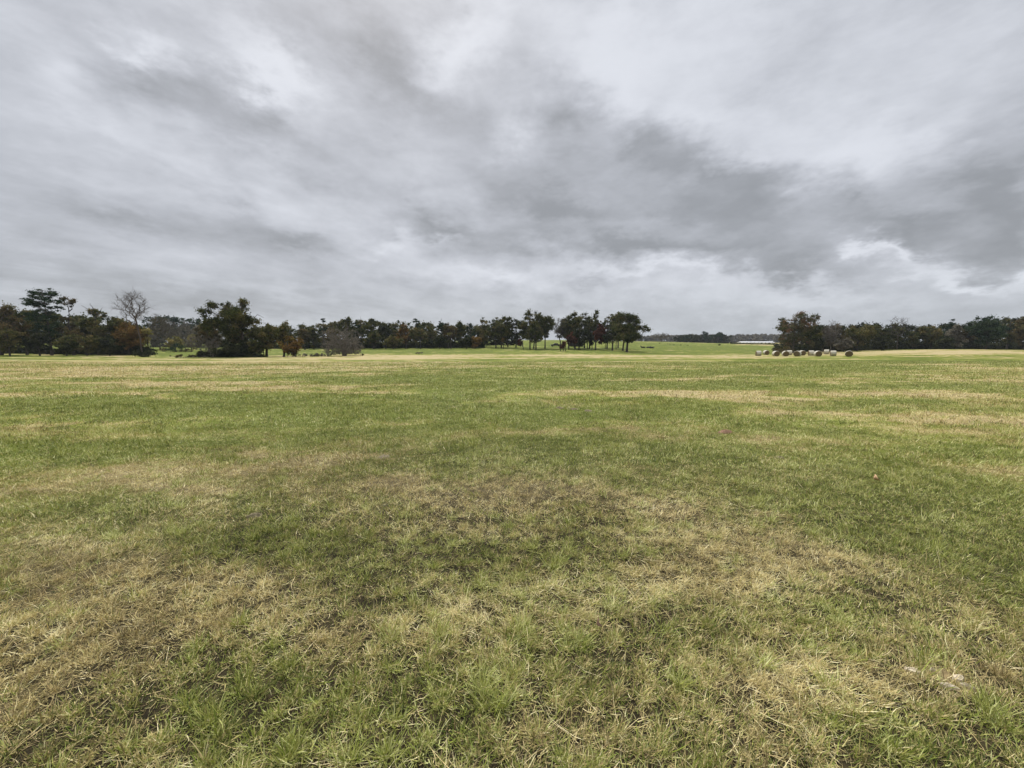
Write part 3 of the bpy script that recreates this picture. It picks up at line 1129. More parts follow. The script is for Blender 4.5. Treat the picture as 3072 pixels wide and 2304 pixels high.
leaf_tree(296, 904, 116, 80, 'olive', 'olive tree with tufted spiky top in the left wood', n=40, bottom=.15, lobes=[(280, 918, 14, 10), (305, 912, 10, 14), (318, 922, 10, 12), (295, 940, 30, 18), (300, 975, 34, 26), (290, 1010, 30, 22)])
leaf_tree(352, 938, 120, 88, 'oak', 'dark rounded oak behind the orange-brown tree', n=40, bottom=.12)
leaf_tree(388, 950, 118, 110, 'orange', 'orange-brown leafy tree directly behind the tall bare tree', name='autumn_tree', n=52, bottom=.14, per=110)
leaf_tree(447, 962, 121, 46, 'yellow', 'slim yellowing tree at the right shoulder of the orange-brown tree', name='autumn_tree', n=24, bottom=.3, dens=.6)
leaf_tree(30, 960, 101, 90, 'olive', 'low yellow-olive tree in front of the leftmost oak', n=36, bottom=.12)
leaf_tree(120, 975, 105, 80, 'dark', 'low dark understorey tree at the foot of the pine', n=32, bottom=.08)
leaf_tree(200, 985, 107, 86, 'oak', 'low dark green tree under the russet oak', n=34, bottom=.08)
leaf_tree(262, 985, 109, 80, 'olive', 'low olive tree under the tufted tree', n=32, bottom=.08)
leaf_tree(330, 1000, 112, 80, 'dark', 'low dark tree left of the orange-brown tree', n=30, bottom=.06)
leaf_tree(-90, 862, 112, 150, 'oak', 'dark oak beyond the left edge of the photo', n=50, bottom=.14)
leaf_tree(-210, 870, 112, 170, 'oak', 'second dark oak beyond the left edge of the photo', n=50, bottom=.14)
wood_mass('undergrowth', 'dark undergrowth along the foot of the left wood', [(-1700, 1020), (-200, 1030), (60, 1036), (200, 1038), (400, 1032), (455, 1040)], 118, 6, 'dark', 16, 21, cat='undergrowth', size=.34, per=60, bump=.1)
wood_mass('woods', 'deep mass of trees filling the left wood', [(-1700, 900), (-800, 905), (-250, 905), (60, 925), (120, 930), (300, 945), (430, 965)], 128, 22, 'oak', 30, 22, low=.22)
# tall bare tree
bare_tree(414, 873, 105, 96, 'tall bare tree standing in front of the left wood', ut=428, mat=simple('brown_twigs', (.080, .060, .048), .25, .5, .95), trunkf=.60, low=.54, seed=8, r0=.26, twig=.022, n=240, fine=2)
bush(430, 1048, 104, 46, 'dark', 'dark round bush at the foot of the tall bare tree', n=22)
# clearing between the woods
bare_tree(482, 942, 172, 60, 'grey leafless tree with reddish twigs right of the orange-brown tree', seed=12, mat=TWIG, twig=.035, trunkf=.35, crownleaf='brown', leafn=6)
bare_tree(512, 958, 168, 56, 'grey leafless tree behind the small yellow tree', seed=14, mat=TWIG, twig=.035, trunkf=.35, crownleaf='brown', leafn=2)
bare_tree(556, 962, 168, 56, 'grey leafless tree left of the big dark oak', seed=15, mat=TWIG, twig=.035, trunkf=.35, crownleaf='gray', leafn=3)
leaf_tree(528, 996, 150, 62, 'yellow', 'small yellow-green tree in the clearing', name='autumn_tree', n=26, bottom=.3, dens=.55, bark=BARKP)
leaf_tree(575, 985, 152, 46, 'yellow', 'pale yellow sapling left of the big dark oak', name='autumn_tree', n=18, bottom=.3, dens=.45)
bush(526, 1021, 146, 40, 'pine', 'dark evergreen bush under the small yellow-green tree', n=16)
bush(490, 1041, 150, 26, 'brown', 'low brown bush on the edge of the clearing', n=8, per=70)
bush(574, 1040, 148, 44, 'brown', 'low brown scrub right of the evergreen bush', n=12, per=70)
wood_mass('distant_pines', 'far ridge of dark pines above the clearing', [(455, 946), (500, 945), (530, 950), (560, 952), (600, 953), (650, 952), (700, 955)], 235, 25, 'pine', 22, 23, size=.7, per=60, low=.1, bump=.08)
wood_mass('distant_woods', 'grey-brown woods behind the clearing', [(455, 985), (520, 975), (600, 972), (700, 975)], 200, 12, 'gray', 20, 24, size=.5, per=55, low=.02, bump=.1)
# ---- clump with the big oak ------------------------------------------------
leaf_tree(715, 892, 105, 160, 'oak', 'big dark oak with ragged spreading top, tallest of the left clump', ut=735, n=100, per=120, seed=5, trunk=.42, bottom=.1,
          lobes=[(722, 905, 14, 13), (716, 925, 22, 16), (690, 915, 20, 12), (660, 918, 18, 12), (650, 940, 24, 16), (690, 945, 30, 20), (752, 925, 12, 10), (745, 945, 22, 18), (784, 936, 9, 8), (772, 950, 14, 8), (760, 965, 20, 14), (660, 975, 34, 22), (710, 980, 40, 28), (750, 1000, 30, 26), (690, 1015, 36, 24), (672, 932, 30, 16), (712, 945, 30, 18), (740, 958, 26, 18), (768, 985, 22, 18)])
leaf_tree(628, 952, 108, 84, 'brown', 'brown-leaved oak at the left foot of the big dark oak', n=40, bottom=.12)
leaf_tree(680, 1015, 103, 80, 'dark', 'low dark thicket tree under the big dark oak', n=34, bottom=.03)
leaf_tree(745, 1010, 104, 60, 'dark', 'low dark tree right of the big oak trunk', n=26, bottom=.05)
leaf_tree(812, 949, 107, 84, 'olive', 'round olive-brown oak right of the big dark oak', ut=800, n=46, bottom=.28, trunk=.3, dens=.9)
leaf_tree(858, 952, 110, 68, 'olive', 'olive oak with see-through crown, right of the round one', ut=852, n=30, bottom=.42, dens=.8)
leaf_tree(872, 1000, 105, 76, 'orange', 'low spreading brown tree leaning right at the end of the left clump', ut=852, name='autumn_tree', n=34, bottom=.14, trunk=.24, dens=.85)
leaf_tree(780, 1008, 105, 60, 'oak', 'small dark tree with twin trunks under the round olive oak', ut=786, n=24, bottom=.32, stems=[(-.5, 0), (.5, .2)])
bare_tree(592, 1002, 104, 62, 'small grey leaning tree left of the thicket', ut=612, seed=31, mat=BARKP, trunkf=.42, low=.3, r0=.14, n=160, crownleaf='gray', leafn=3)
bare_tree(640, 1006, 102, 56, 'pale grey brushy shrub in front of the big dark oak', name='bare_shrub', seed=33, stems=4, mat=BARKP, trunkf=.3, low=.1, r0=.12, twig=.02, crownleaf='gray', leafn=2)
bush(545, 1063, 101, 66, 'brown', 'low brown scrub heap left of the leaning tree', n=14)
bush(592, 1067, 101, 66, 'gray', 'low grey scrub under the leaning tree', n=12)
wood_mass('undergrowth', 'dark undergrowth under the clump with the big dark oak', [(600, 1050), (680, 1046), (760, 1054), (790, 1066)], 103, 3, 'dark', 10, 25, cat='undergrowth', size=.22, per=50, bump=.05)
# ---- lone grey shrubby tree -------------------------------------------------
bare_tree(1033, 984, 110, 124, 'wide grey twiggy tree standing alone in front of the middle wood', name='bare_shrub', seed=41, stems=7, mat=simple('grey_twigs', (.150, .132, .108), .25, .5, .95), trunkf=.26, low=-.30, r0=.17, twig=.020, n=850, fine=7, crownleaf='gray', leafn=2)
bush(955, 1060, 108, 60, 'brown', 'low brown scrub left of the lone grey tree', n=12, per=80)
bush(1086, 1061, 110, 12, 'brown', 'small dark bush at the right foot of the lone grey tree', n=8)
bush(1256, 1055, 122, 24, 'gray', 'small pale tuft bush alone on the green strip', n=8, per=50)
# ---- middle wood ---------------------------------------------------------------
MID = [
    (915, 964, 172, 56, 'brown', 'low brown-olive oak at the left end of the middle wood'),
    (942, 968, 176, 50, 'oak', 'dark low oak beside the brown-olive one, behind the lone tree'),
    (972, 948, 186, 46, 'P', 'dark blue-green pine left of the brown oak in the middle wood'),
    (1000, 950, 178, 66, 'brown', 'large brown oak behind the lone grey tree'),
    (1043, 931, 184, 66, 'oak', 'tallest oak of the middle wood, dark with bumpy top'),
    (1085, 944, 186, 56, 'P', 'dark pine right of the tallest middle oak'),
    (1123, 940, 182, 62, 'oak', 'dark oak with gappy top right of the middle pines'),
    (1075, 972, 176, 60, 'dark', 'dark low oak in front of the middle pines'),
    (1158, 955, 180, 50, 'dark', 'dark domed oak in the dip of the middle wood'),
    (1186, 952, 184, 54, 'oak', 'dark green domed tree right of the dip'),
    (1120, 985, 174, 60, 'oak', 'low green-black oak at the foot of the gappy oak'),
    (1218, 966, 178, 56, 'orange', 'orange-tinged oak in the middle wood'),
    (1250, 955, 188, 44, 'P', 'dark pine behind the orange-tinged oak'),
    (1262, 975, 176, 60, 'olive', 'olive tree right of the orange-tinged oak'),
    (1292, 951, 184, 58, 'olive', 'tall olive-brown domed oak'),
    (1325, 950, 190, 34, 'T', 'thin pine with flat plates of needles above the middle wood'),
    (1345, 962, 182, 54, 'brown', 'brown-olive oak right of the thin plated pine'),
    (1380, 952, 188, 50, 'oak', 'upright green oak near the right end of the middle wood'),
    (1180, 1000, 172, 56, 'olive', 'low olive tree at the foot of the middle wood'),
    (1320, 1000, 173, 56, 'dark', 'low dark tree at the foot of the plated pine'),
    (1412, 962, 186, 42, 'P', 'dark pine between the middle wood and the grove'),
    (1425, 998, 176, 42, 'orange', 'low orange-brown tree at the left end of the grove'),
    (1400, 1005, 174, 46, 'dark', 'low black-green tree beside the low orange-brown one'),
]
for (u, x, rx) in [(905, 1064, 26), (935, 1066, 22), (985, 1065, 20)]:
    bush(u, x - 8, 105, rx * 2.4, 'gray', {905: 'low brown weeds left of the longer scrub strip', 935: 'low brown weeds between the left clump and the lone grey tree', 985: 'low brown weeds at the left foot of the lone grey tree'}[u], n=8, per=60)
for (u, vt, Y, wp, k, lab) in MID:
    if k == 'P':
        pine_tree(u, vt, Y, wp, lab, n=34, bottom=.25, per=90)
    elif k == 'T':
        pine_tree(u, vt, Y, wp, lab, plates=[(1325, 955, 17, 5), (1318, 963, 15, 6), (1328, 970, 16, 7), (1322, 980, 16, 9), (1324, 995, 18, 12)], n=50)
    else:
        leaf_tree(u, vt, Y, wp, k, lab, n=38, per=85, bottom=.12, twigs=False, name='autumn_tree' if k == 'orange' else 'oak_tree')
leaf_tree(1353, 978, 171, 24, 'yellow', 'small bright yellow treetop against the dark middle wood', name='autumn_tree', n=8, bottom=.75, per=60)
wood_mass('undergrowth', 'dark undergrowth along the foot of the middle wood', [(745, 1032), (895, 1028), (1000, 1026), (1200, 1024), (1440, 1022)], 184, 6, 'dark', 16, 26, cat='undergrowth', size=.5, per=50, bump=.08)
wood_mass('woods', 'deep mass of trees filling the middle wood', [(745, 985), (800, 978), (890, 972), (960, 970), (1040, 955), (1150, 962), (1250, 965), (1400, 970), (1450, 975)], 196, 22, 'oak', 26, 27, size=.62, low=.1)
# ---- grove on the rise ------------------------------------------------------------
GR = [
    # u, vtop, Y, w, kind, label, ut, bottom, n
    (1450, 938, 196, 56, 'olive', 'slender olive tree at the left end of the grove', 1446, .12, 38),
    (1482, 948, 182, 70, 'oak', 'grove oak with thick dark trunk at the left of the grove', 1488, .34, 44),
    (1508, 934, 186, 66, 'oak', 'peaked grove oak just right of the thick-trunked one', 1504, .36, 44),
    (1500, 975, 200, 70, 'dark', 'dark low-crowned oak at the back left of the grove', 1524, .35, 34),
    (1550, 953, 190, 56, 'dark', 'thin-trunked dark oak left of the wide gap', 1548, .40, 36),
    (1586, 920, 172, 64, 'oak', 'tall oak on the left of the central grove clump', 1590, .36, 50),
    (1618, 918, 176, 70, 'oak', 'tall broad oak in the central grove clump', 1601, .36, 54),
    (1603, 960, 168, 60, 'oak', 'lower oak in front of the central clump', 1608, .40, 34),
    (1637, 930, 180, 62, 'oak', 'straight-trunked oak left of the bright gap, leaves down low', 1635, .28, 50),
    (1700, 930, 184, 66, 'oak', 'oak right of the bright gap with open branching crown', 1706, .30, 44),
    (1722, 921, 178, 66, 'oak', 'tall oak over the red-roofed shed', 1725, .32, 50),
    (1752, 922, 184, 68, 'oak', 'tall dark oak right of the shed', 1753, .34, 50),
    (1782, 918, 178, 56, 'oak', 'tallest grove oak with tufted top, behind the rust-red tree', 1768, .34, 46),
    (1740, 975, 168, 60, 'dark', 'low-crowned dark oak in front of the shed', 1737, .36, 34),
    (1822, 925, 186, 66, 'oak', 'oak behind the rust-red tree on its right', 1821, .32, 46),
    (1852, 922, 196, 66, 'oak', 'dark oak at the back right of the grove', 1854, .34, 42),
    (1884, 932, 164, 70, 'oak', 'broad oak leaning behind the big front oak', 1868, .30, 46),
    (1838, 962, 164, 60, 'dark', 'low dark oak left of the big front oak', 1837, .36, 36),
]
for (u, vt, Y, wp, k, lab, ut, bt, n) in GR:
    leaf_tree(u, vt - 3, Y, wp * 1.12, k, lab, ut=ut, bottom=bt * (.85 if u < 1650 else .4), n=int(n * 1.15), per=80, trunk=.30, group='oaks of the grove on the rise', dens=.95)
leaf_tree(1890, 934, 150, 110, 'oak', 'big front oak with wide crown reaching right at the right end of the grove', ut=1880, n=78, per=105, seed=77, trunk=.40, group='oaks of the grove on the rise',
          lobes=[(1870, 950, 26, 16), (1895, 955, 22, 16), (1915, 965, 16, 12), (1928, 985, 16, 10), (1940, 992, 10, 8), (1890, 985, 34, 18), (1862, 985, 26, 18), (1880, 1010, 36, 16), (1855, 1010, 22, 14), (1912, 1008, 18, 10)])
for (u, vt, Y, wp, lab) in [(1722, 985, 190, 44, 'low dark understorey tree behind the shed'), (1762, 982, 182, 44, 'low dark understorey tree right of the shed'),
                            (1776, 990, 172, 34, 'low dark sapling just left of the rust-red tree'), (1848, 985, 176, 44, 'low dark understorey tree behind the big front oak trunk'),
                            (1816, 992, 180, 34, 'low dark sapling just right of the rust-red tree')]:
    leaf_tree(u, vt, Y, wp, 'dark', lab, n=20, bottom=.25, twigs=False)
wood_mass('woods', 'dark trees behind the left trunks of the grove', [(1436, 985), (1480, 988), (1530, 992), (1556, 1000)], 222, 10, 'dark', 16, 81, size=.6, low=.05)
leaf_tree(1796, 940, 166, 40, 'rust', 'rust-red narrow tree inside the grove', ut=1786, name='autumn_tree', n=44, bottom=.26, per=110)
leaf_tree(1712, 985, 166, 40, 'rust', 'small maroon tree left of the shed', ut=1706, name='autumn_tree', n=24, bottom=.30, dens=.7)
leaf_tree(1688, 1014, 152, 24, 'rust', 'small red-brown tree with three stems in front of the grove', ut=1690, name='autumn_tree', n=14, bottom=.32, stems=[(-1.1, 0), (0, .2), (.8, -.1)], trunk=.22)
leaf_tree(1562, 1008, 170, 22, 'rust', 'small crimson tree low in the grove, left of the central clump', ut=1570, name='autumn_tree', n=10, bottom=.35, per=70)
leaf_tree(1510, 1000, 176, 16, 'orange', 'small orange sapling between the left grove trunks', name='autumn_tree', n=7, bottom=.3, per=60)
bare_tree(1680, 955, 178, 44, 'thin half-bare tree in the bright gap of the grove', seed=52, mat=BARK, twig=.028, trunkf=.34, crownleaf='gray', leafn=2)

# ---- hill beyond the grove, far woods ----------------------------------------------
bare_tree(1984, 998, 420, 56, 'sparse grey-brown tree on the far hill', seed=61, mat=TWIG, twig=.07, trunkf=.28, r0=.3, crownleaf='brown', leafn=2)
leaf_tree(2056, 997, 450, 28, 'pine', 'small dark round tree on the far hill, left of the taller pair', n=26, bottom=.05, per=60, size=.9, twigs=False)
leaf_tree(2121, 988, 450, 38, 'pine', 'left one of the two tall dark trees on the far hill', n=36, bottom=.1, per=60, size=.9, twigs=False)
leaf_tree(2153, 986, 452, 38, 'pine', 'right one of the two tall dark trees on the far hill', n=36, bottom=.1, per=60, size=.9, twigs=False)
wood_mass('woods', 'dark trees along the crest of the far hill', [(2035, 1004), (2070, 1002), (2100, 1004), (2170, 1003), (2182, 1006)], 462, 20, 'dark', 14, 28, size=1.1, per=50, low=.0, bump=.05)
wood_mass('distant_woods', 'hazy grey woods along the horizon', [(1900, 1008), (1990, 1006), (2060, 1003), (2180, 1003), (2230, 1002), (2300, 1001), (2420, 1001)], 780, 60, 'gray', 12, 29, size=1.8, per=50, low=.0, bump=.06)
wood_mass('hedgerow', 'dark hedge running down to the right below the white farm building', [(2195, 1027), (2240, 1029), (2290, 1032), (2345, 1035)], 430, 4, 'dark', 5, 30, cat='hedge', size=.5, per=26, low=0, bump=.02)
for i, (u, vt, Y, wp, lab) in enumerate([(1980, 1029, 330, 9, 'tiny bush on the far pasture below the sparse tree'), (2006, 1034, 320, 12, 'low weed clump left of the post-like bush'), (2022, 1036, 300, 12, 'wide low weed clump on the far pasture'),
                                      (2042, 1034, 300, 4, 'post-like thin dark bush on the far pasture'), (2062, 1035, 300, 6, 'pointed small bush right of the post-like bush'), (2158, 1031, 330, 8, 'single dark bush in the middle of the far pasture'),
                                      (2306, 1028, 425, 8, 'taller bush growing out of the far hedge')]):
    bush(u, vt, Y, wp, 'oak', lab, n=6, per=40)

# ---- right wood -----------------------------------------------------------------------
RW = [
    (2384, 937, 142, 110, 'open', 'big open-crowned oak with reddish tips at the left end of the right wood', 2378, .12, 66, [(2374, 948, 20, 11), (2400, 944, 24, 13), (2420, 952, 16, 12), (2384, 960, 32, 12), (2346, 962, 24, 13), (2332, 980, 16, 12), (2354, 984, 24, 14), (2372, 980, 34, 20), (2398, 970, 30, 18), (2405, 985, 26, 22), (2350, 1010, 24, 16), (2385, 1015, 34, 22), (2410, 1030, 26, 18)]),
    (2432, 960, 146, 66, 'oak', 'green oak right of the open-crowned oak', 2430, .1, 44, None),
    (2470, 966, 150, 60, 'gray', 'grey-brown thinning tree with pale twigs', 2468, .12, 36, None),
    (2503, 961, 152, 66, 'brown', 'reddish-topped tree right of the grey-brown one', 2500, .15, 42, None),
    (2572, 955, 148, 110, 'olive', 'broad yellow-olive domed tree in the right wood', 2570, .08, 66, None),
    (2620, 962, 158, 66, 'oak', 'dark tree right of the broad yellow-olive one', 2620, .1, 36, None),
    (2680, 948, 156, 80, 'oak', 'dark tree with ragged half-bare top', 2676, .15, 44, None),
    (2738, 962, 154, 66, 'oak', 'dark green tree right of the ragged-topped one', 2738, .1, 40, None),
    (2792, 965, 152, 76, 'olive', 'olive-brown tree above the crest of the field', 2792, .1, 44, None),
    (2868, 967, 150, 66, 'gray', 'thin grey-brown tree left of the big dark dome', 2868, .1, 38, None),
    (2905, 966, 156, 60, 'brown', 'brown tree at the left shoulder of the big dark dome', 2905, .1, 34, None),
    (2960, 935, 148, 122, 'pine', 'big dark evergreen dome, tallest of the right wood', 2958, .12, 76, None),
    (3022, 937, 152, 66, 'olive', 'olive tree with spiky top right of the dark dome', 3020, .1, 44, None),
    (3070, 928, 146, 90, 'brown', 'orange-brown tree at the right edge of the photo', 3072, .1, 56, None),
    (2450, 1005, 140, 60, 'dark', 'low dark tree behind the hay bales', 2450, .05, 28, None),
    (2530, 1008, 142, 66, 'gray', 'low grey brushy tree at the foot of the right wood', 2530, .05, 28, None),
    (2645, 1005, 144, 66, 'dark', 'low dark tree under the ragged-topped one', 2645, .05, 28, None),
    (2830, 1000, 146, 66, 'dark', 'low dark tree on the crest below the plated pine', 2830, .05, 28, None),
    (3180, 925, 146, 130, 'oak', 'dark oak beyond the right edge of the photo', 3180, .1, 46, None),
    (3320, 925, 146, 150, 'oak', 'second dark oak beyond the right edge of the photo', 3320, .1, 46, None),
]
for (u, vt, Y, wp, k, lab, ut, bt, n, lb) in RW:
    leaf_tree(u, vt, Y, wp, k, lab, ut=ut, bottom=bt, n=n, per=100, lobes=lb, twigs=(lb is not None))
pine_tree(2850, 957, 160, 44, 'pine whose flat plate of needles shows above the right wood', plates=[(2850, 961, 22, 6), (2842, 971, 20, 8), (2856, 982, 22, 10), (2850, 997, 24, 14)], n=50)
bare_tree(2690, 942, 150, 66, 'leafless treetop poking above the ragged dark tree', seed=71, mat=BARK, twig=.026, trunkf=.34, n=90)
bare_tree(2492, 962, 147, 50, 'leafless pale tree between the grey-brown and reddish-topped trees', seed=72, mat=BARKP, twig=.03, trunkf=.34)
wood_mass('undergrowth', 'dark undergrowth along the foot of the right wood', [(2330, 1030), (2450, 1028), (2600, 1026), (2800, 1022), (3000, 1026), (3300, 1028), (4700, 1020)], 154, 5, 'dark', 14, 43, cat='undergrowth', size=.42, per=50, bump=.08)
wood_mass('woods', 'deep mass of trees filling the right wood', [(2360, 975), (2420, 972), (2600, 968), (2700, 970), (2900, 972), (3000, 950), (3300, 945), (4700, 940)], 166, 18, 'dark', 28, 44, size=.55, low=.1)
bush(2352, 1036, 139, 40, 'brown', 'brown brambles at the left foot of the right wood', n=14)

# ------------------------------------------------------------------ hay bales
def bale_materials():
    m, t, out = newmat('bale_wrap')
    g = t.new('ShaderNodeTexCoord').outputs['Object']
    n = t.noise(t.mapping(g, sca=(.6, 5, 5)), 2.0, 5, .6)
    n2 = t.noise(g, 14.0, 3, .6)
    c = t.ramp(n, [(.3, (.32, .285, .205)), (.5, (.48, .45, .36)), (.72, (.60, .57, .48))])
    c = t.mix(.25, c, t.ramp(n2, [(.3, (.17, .14, .09)), (.7, (.5, .46, .36))]))
    bp = t.new('ShaderNodeBump')
    bp.inputs['Strength'].default_value = .5
    t.put(bp.inputs['Height'], n2)
    principled(t, out, c, .8, 0, bp.outputs[0], .25)
    m2, t, out = newmat('bale_end')
    g = t.new('ShaderNodeTexCoord').outputs['Object']
    wv = t.new('ShaderNodeTexWave', wave_type='RINGS', rings_direction='X')
    t.put(wv.inputs['Vector'], g)
    wv.inputs['Scale'].default_value = 2.6
    wv.inputs['Distortion'].default_value = 3.5
    wv.inputs['Detail'].default_value = 3
    n = t.noise(g, 9.0, 5, .7)
    c = t.ramp(wv.outputs['Fac'], [(.1, (.055, .038, .018)), (.6, (.15, .105, .05)), (.95, (.24, .175, .09))])
    c = t.mix(.45, c, t.ramp(n, [(.3, (.05, .034, .016)), (.7, (.25, .185, .095))]))
    bp = t.new('ShaderNodeBump')
    bp.inputs['Strength'].default_value = .8
    t.put(bp.inputs['Height'], n)
    principled(t, out, c, .95, 0, bp.outputs[0], .1)
    return m, m2


WRAP, BEND = bale_materials()


def make_bale():
    rg = np.random.default_rng(5)
    R0, HL = .79, .61
    root = empty('hay_bale', (0, 0, 0))
    na, nx = 48, 13
    xs = np.linspace(-HL, HL, nx)
    V = []
    for i, x in enumerate(xs):
        e = abs(x) / HL
        for k in range(na):
            a = k / na * 2 * math.pi
            r = R0 * (1 + .012 * math.sin(3 * a + 1) + .010 * math.sin(7 * a + x * 4)) - (.05 * max(0, (e - .86) / .14) ** 2)
            r += rg.normal(0, .004)
            z = math.cos(a) * r
            z = max(z, -R0 * .93) if z < 0 else z * .985       # settled on the ground
            V.append((x, math.sin(a) * r * 1.015, z + R0 * .93))
    V = np.array(V)
    i = np.arange(nx - 1)[:, None] * na
    j = np.arange(na)[None, :]
    jn = (j + 1) % na
    q = np.stack([i + j, i + jn, i + na + jn, i + na + j], -1).reshape(-1, 4)
    mobj('net_wrap', np_mesh('net_wrap', V, q), WRAP, root, smooth=True)
    for s in (-1, 1):
        rim = V[:na] if s < 0 else V[-na:]
        rings = [rim * 1.0]
        c = rim.mean(0)
        for f, o in ((.93, .035), (.7, .05), (.45, .06), (.2, .055), (.04, .05)):
            rr = c + (rim - c) * f
            rr[:, 0] = s * (HL + o) + rg.normal(0, .010, na)
            rings.append(rr)
        VV = np.concatenate(rings)
        i = np.arange(len(rings) - 1)[:, None] * na
        q = np.stack([i + j, i + jn, i + na + jn, i + na + j], -1).reshape(-1, 4)
        nl = (len(rings) - 1) * na
        VV = np.concatenate([VV, [[s * (HL + .05), c[1], c[2]]]])
        tr = np.stack([nl + np.arange(na), nl + (np.arange(na) + 1) % na, np.full(na, len(VV) - 1)], -1)
        mobj('end_face', np_mesh('end_face', VV, q, tris=tr), BEND, root, smooth=True)
    return root


# u centre, v of the foot, heading of the axis (deg, 0 = axis along x), label
BALES = [
    (2275, 1068.5, 14, 'leftmost hay bale, pale wrapped side showing, apart from the row'),
    (2298, 1066, -60, 'small hay bale tucked right behind the leftmost one'),
    (2327, 1070.5, -62, 'third hay bale from the left, wrap on its left and brown end on its right'),
    (2356, 1071, -75, 'hay bale with broad brown end, right in front of a side-on bale'),
    (2368, 1066, 8, 'side-on hay bale half hidden behind the broad brown end'),
    (2392, 1070, -108, 'hay bale with brown end on the left and pale wrap on its right'),
    (2406, 1068, -62, 'hay bale mostly hidden behind the one with its end on the left'),
    (2433, 1068, 14, 'pale side-on hay bale left behind the wide centre-right bale'),
    (2453, 1070.5, -68, 'wide hay bale in front with oval brown end at centre right'),
    (2479, 1065.5, 0, 'pale side-on hay bale standing farther back on the right'),
    (2499, 1070, 6, 'pale side-on hay bale, second from the right end'),
    (2546, 1071.5, -88, 'rightmost hay bale, alone, round brown end facing the viewer'),
]


def copy_tree(o):
    c = o.copy()
    sc.collection.objects.link(c)
    for ch in o.children:
        d = ch.copy()
        sc.collection.objects.link(d)
        d.parent = c
    return c


b0 = make_bale()
for i, (u, v, ang, lab) in enumerate(BALES):
    # sit the bale where its foot is seen
    Y = {0: 114, 1: 127, 2: 109, 3: 108, 4: 121, 5: 106, 6: 116, 7: 113, 8: 104, 9: 124, 10: 107, 11: 98}[i]
    o = b0 if i == 0 else copy_tree(b0)
    X = xpix(u, Y, -1.8)
    o.location = (X, Y, hz(X, Y) - .03)
    los = math.degrees(math.atan2(X, Y))
    o.rotation_euler = (0, 0, R(ang - los * 1.0 + (0)))
    tag(o, lab, 'hay bale', 'round hay bales in the field')

# ------------------------------------------------------------------ farm things
def box_arrays(x0, x1, y0, y1, z0, z1):
    v = np.array([[x, y, z] for z in (z0, z1) for (x, y) in ((x0, y0), (x1, y0), (x1, y1), (x0, y1))], float)
    q = np.array([[0, 3, 2, 1], [4, 5, 6, 7], [0, 1, 5, 4], [1, 2, 6, 5], [2, 3, 7, 6], [3, 0, 4, 7]])
    return v, q


def boxes(name, bl, mat, parent):
    V, Q, off = [], [], 0
    for b in bl:
        v, q = box_arrays(*b)
        V.append(v)
        Q.append(q + off)
        off += 8
    return mobj(name, np_mesh(name, np.concatenate(V), np.concatenate(Q)), mat, parent)


def prism(name, prof, y0, y1, mat, parent):
    """profile in x,z extruded along y"""
    n = len(prof)
    V = [(x, y0, z) for x, z in prof] + [(x, y1, z) for x, z in prof]
    me = bpy.data.meshes.new(name)
    f = [tuple(range(n)), tuple(range(2 * n - 1, n - 1, -1))]
    f += [(i, i + n, (i + 1) % n + n, (i + 1) % n) for i in range(n)]
    me.from_pydata(V, [], f)
    me.update()
    return mobj(name, me, mat, parent)


RED = simple('red_metal_roof', (.075, .028, .026), .2, 1.5, .6)
TAN = simple('tan_boards', (.36, .24, .17), .2, 3, .85)
DKW = simple('dark_boards', (.045, .035, .03), .3, 3, .9)
WHT = simple('white_metal', (.60, .60, .59), .05, .5, .5)
PALE = simple('pale_wall', (.55, .55, .52), .08, .6, .7)
BLK = simple('black_paint', (.012, .013, .016), .2, 2, .25, spec=.6)
GLS = simple('dark_glass', (.05, .055, .06), .1, 2, .08, spec=.9)
RUB = simple('rubber', (.012, .012, .012), .2, 6, .9)
CHR = simple('steel', (.45, .45, .46), .1, 5, .35, metal=.9)
HIDE = simple('black_hide', (.014, .012, .011), .3, 2, .7)

# shed in the grove
Y = 208
X = xpix(1727, Y)
zb = hz(X, Y)
sh = empty('shed', (X, Y, zb), R(8), 'low dark shed with red metal roof among the grove trees', 'shed')
boxes('wall', [(-3.4, 3.4, 2.2, 2.35, -.3, 1.9), (-3.4, -3.25, -2.2, 2.2, -.3, 1.9), (3.25, 3.4, -2.2, 2.2, -.3, 1.9), (-3.25, -1.0, -2.35, -2.2, -.3, 1.9), (1.6, 3.25, -2.35, -2.2, -.3, 1.9), (-1.0, 1.6, -2.35, -2.2, 1.6, 1.9)], DKW, sh)
me = bpy.data.meshes.new('roof')
pv = []
for x in (-3.8, 3.8):
    for (y, z) in ((-2.75, 1.78), (0, 2.95), (2.75, 1.78), (2.75, 1.70), (0, 2.86), (-2.75, 1.70)):
        pv.append((x, y, z))
me.from_pydata(pv, [], [(0, 1, 7, 6), (1, 2, 8, 7), (2, 3, 9, 8), (3, 4, 10, 9), (4, 5, 11, 10), (5, 0, 6, 11), (0, 5, 4, 1), (1, 4, 3, 2), (6, 7, 10, 11), (7, 8, 9, 10)])
mobj('roof', me, RED, sh)
me = bpy.data.meshes.new('gable')
me.from_pydata([(-3.42, -2.2, 1.9), (-3.42, 2.2, 1.9), (-3.42, 0, 2.82), (-3.34, -2.2, 1.9), (-3.34, 2.2, 1.9), (-3.34, 0, 2.82)], [], [(0, 2, 1), (3, 4, 5), (0, 1, 4, 3), (1, 2, 5, 4), (2, 0, 3, 5)])
mobj('gable', me, TAN, sh)
boxes('door', [(-.95, 1.55, -2.32, -2.26, -.2, 1.58)], simple('shed_door', (.09, .06, .045), .2, 4, .9), sh)

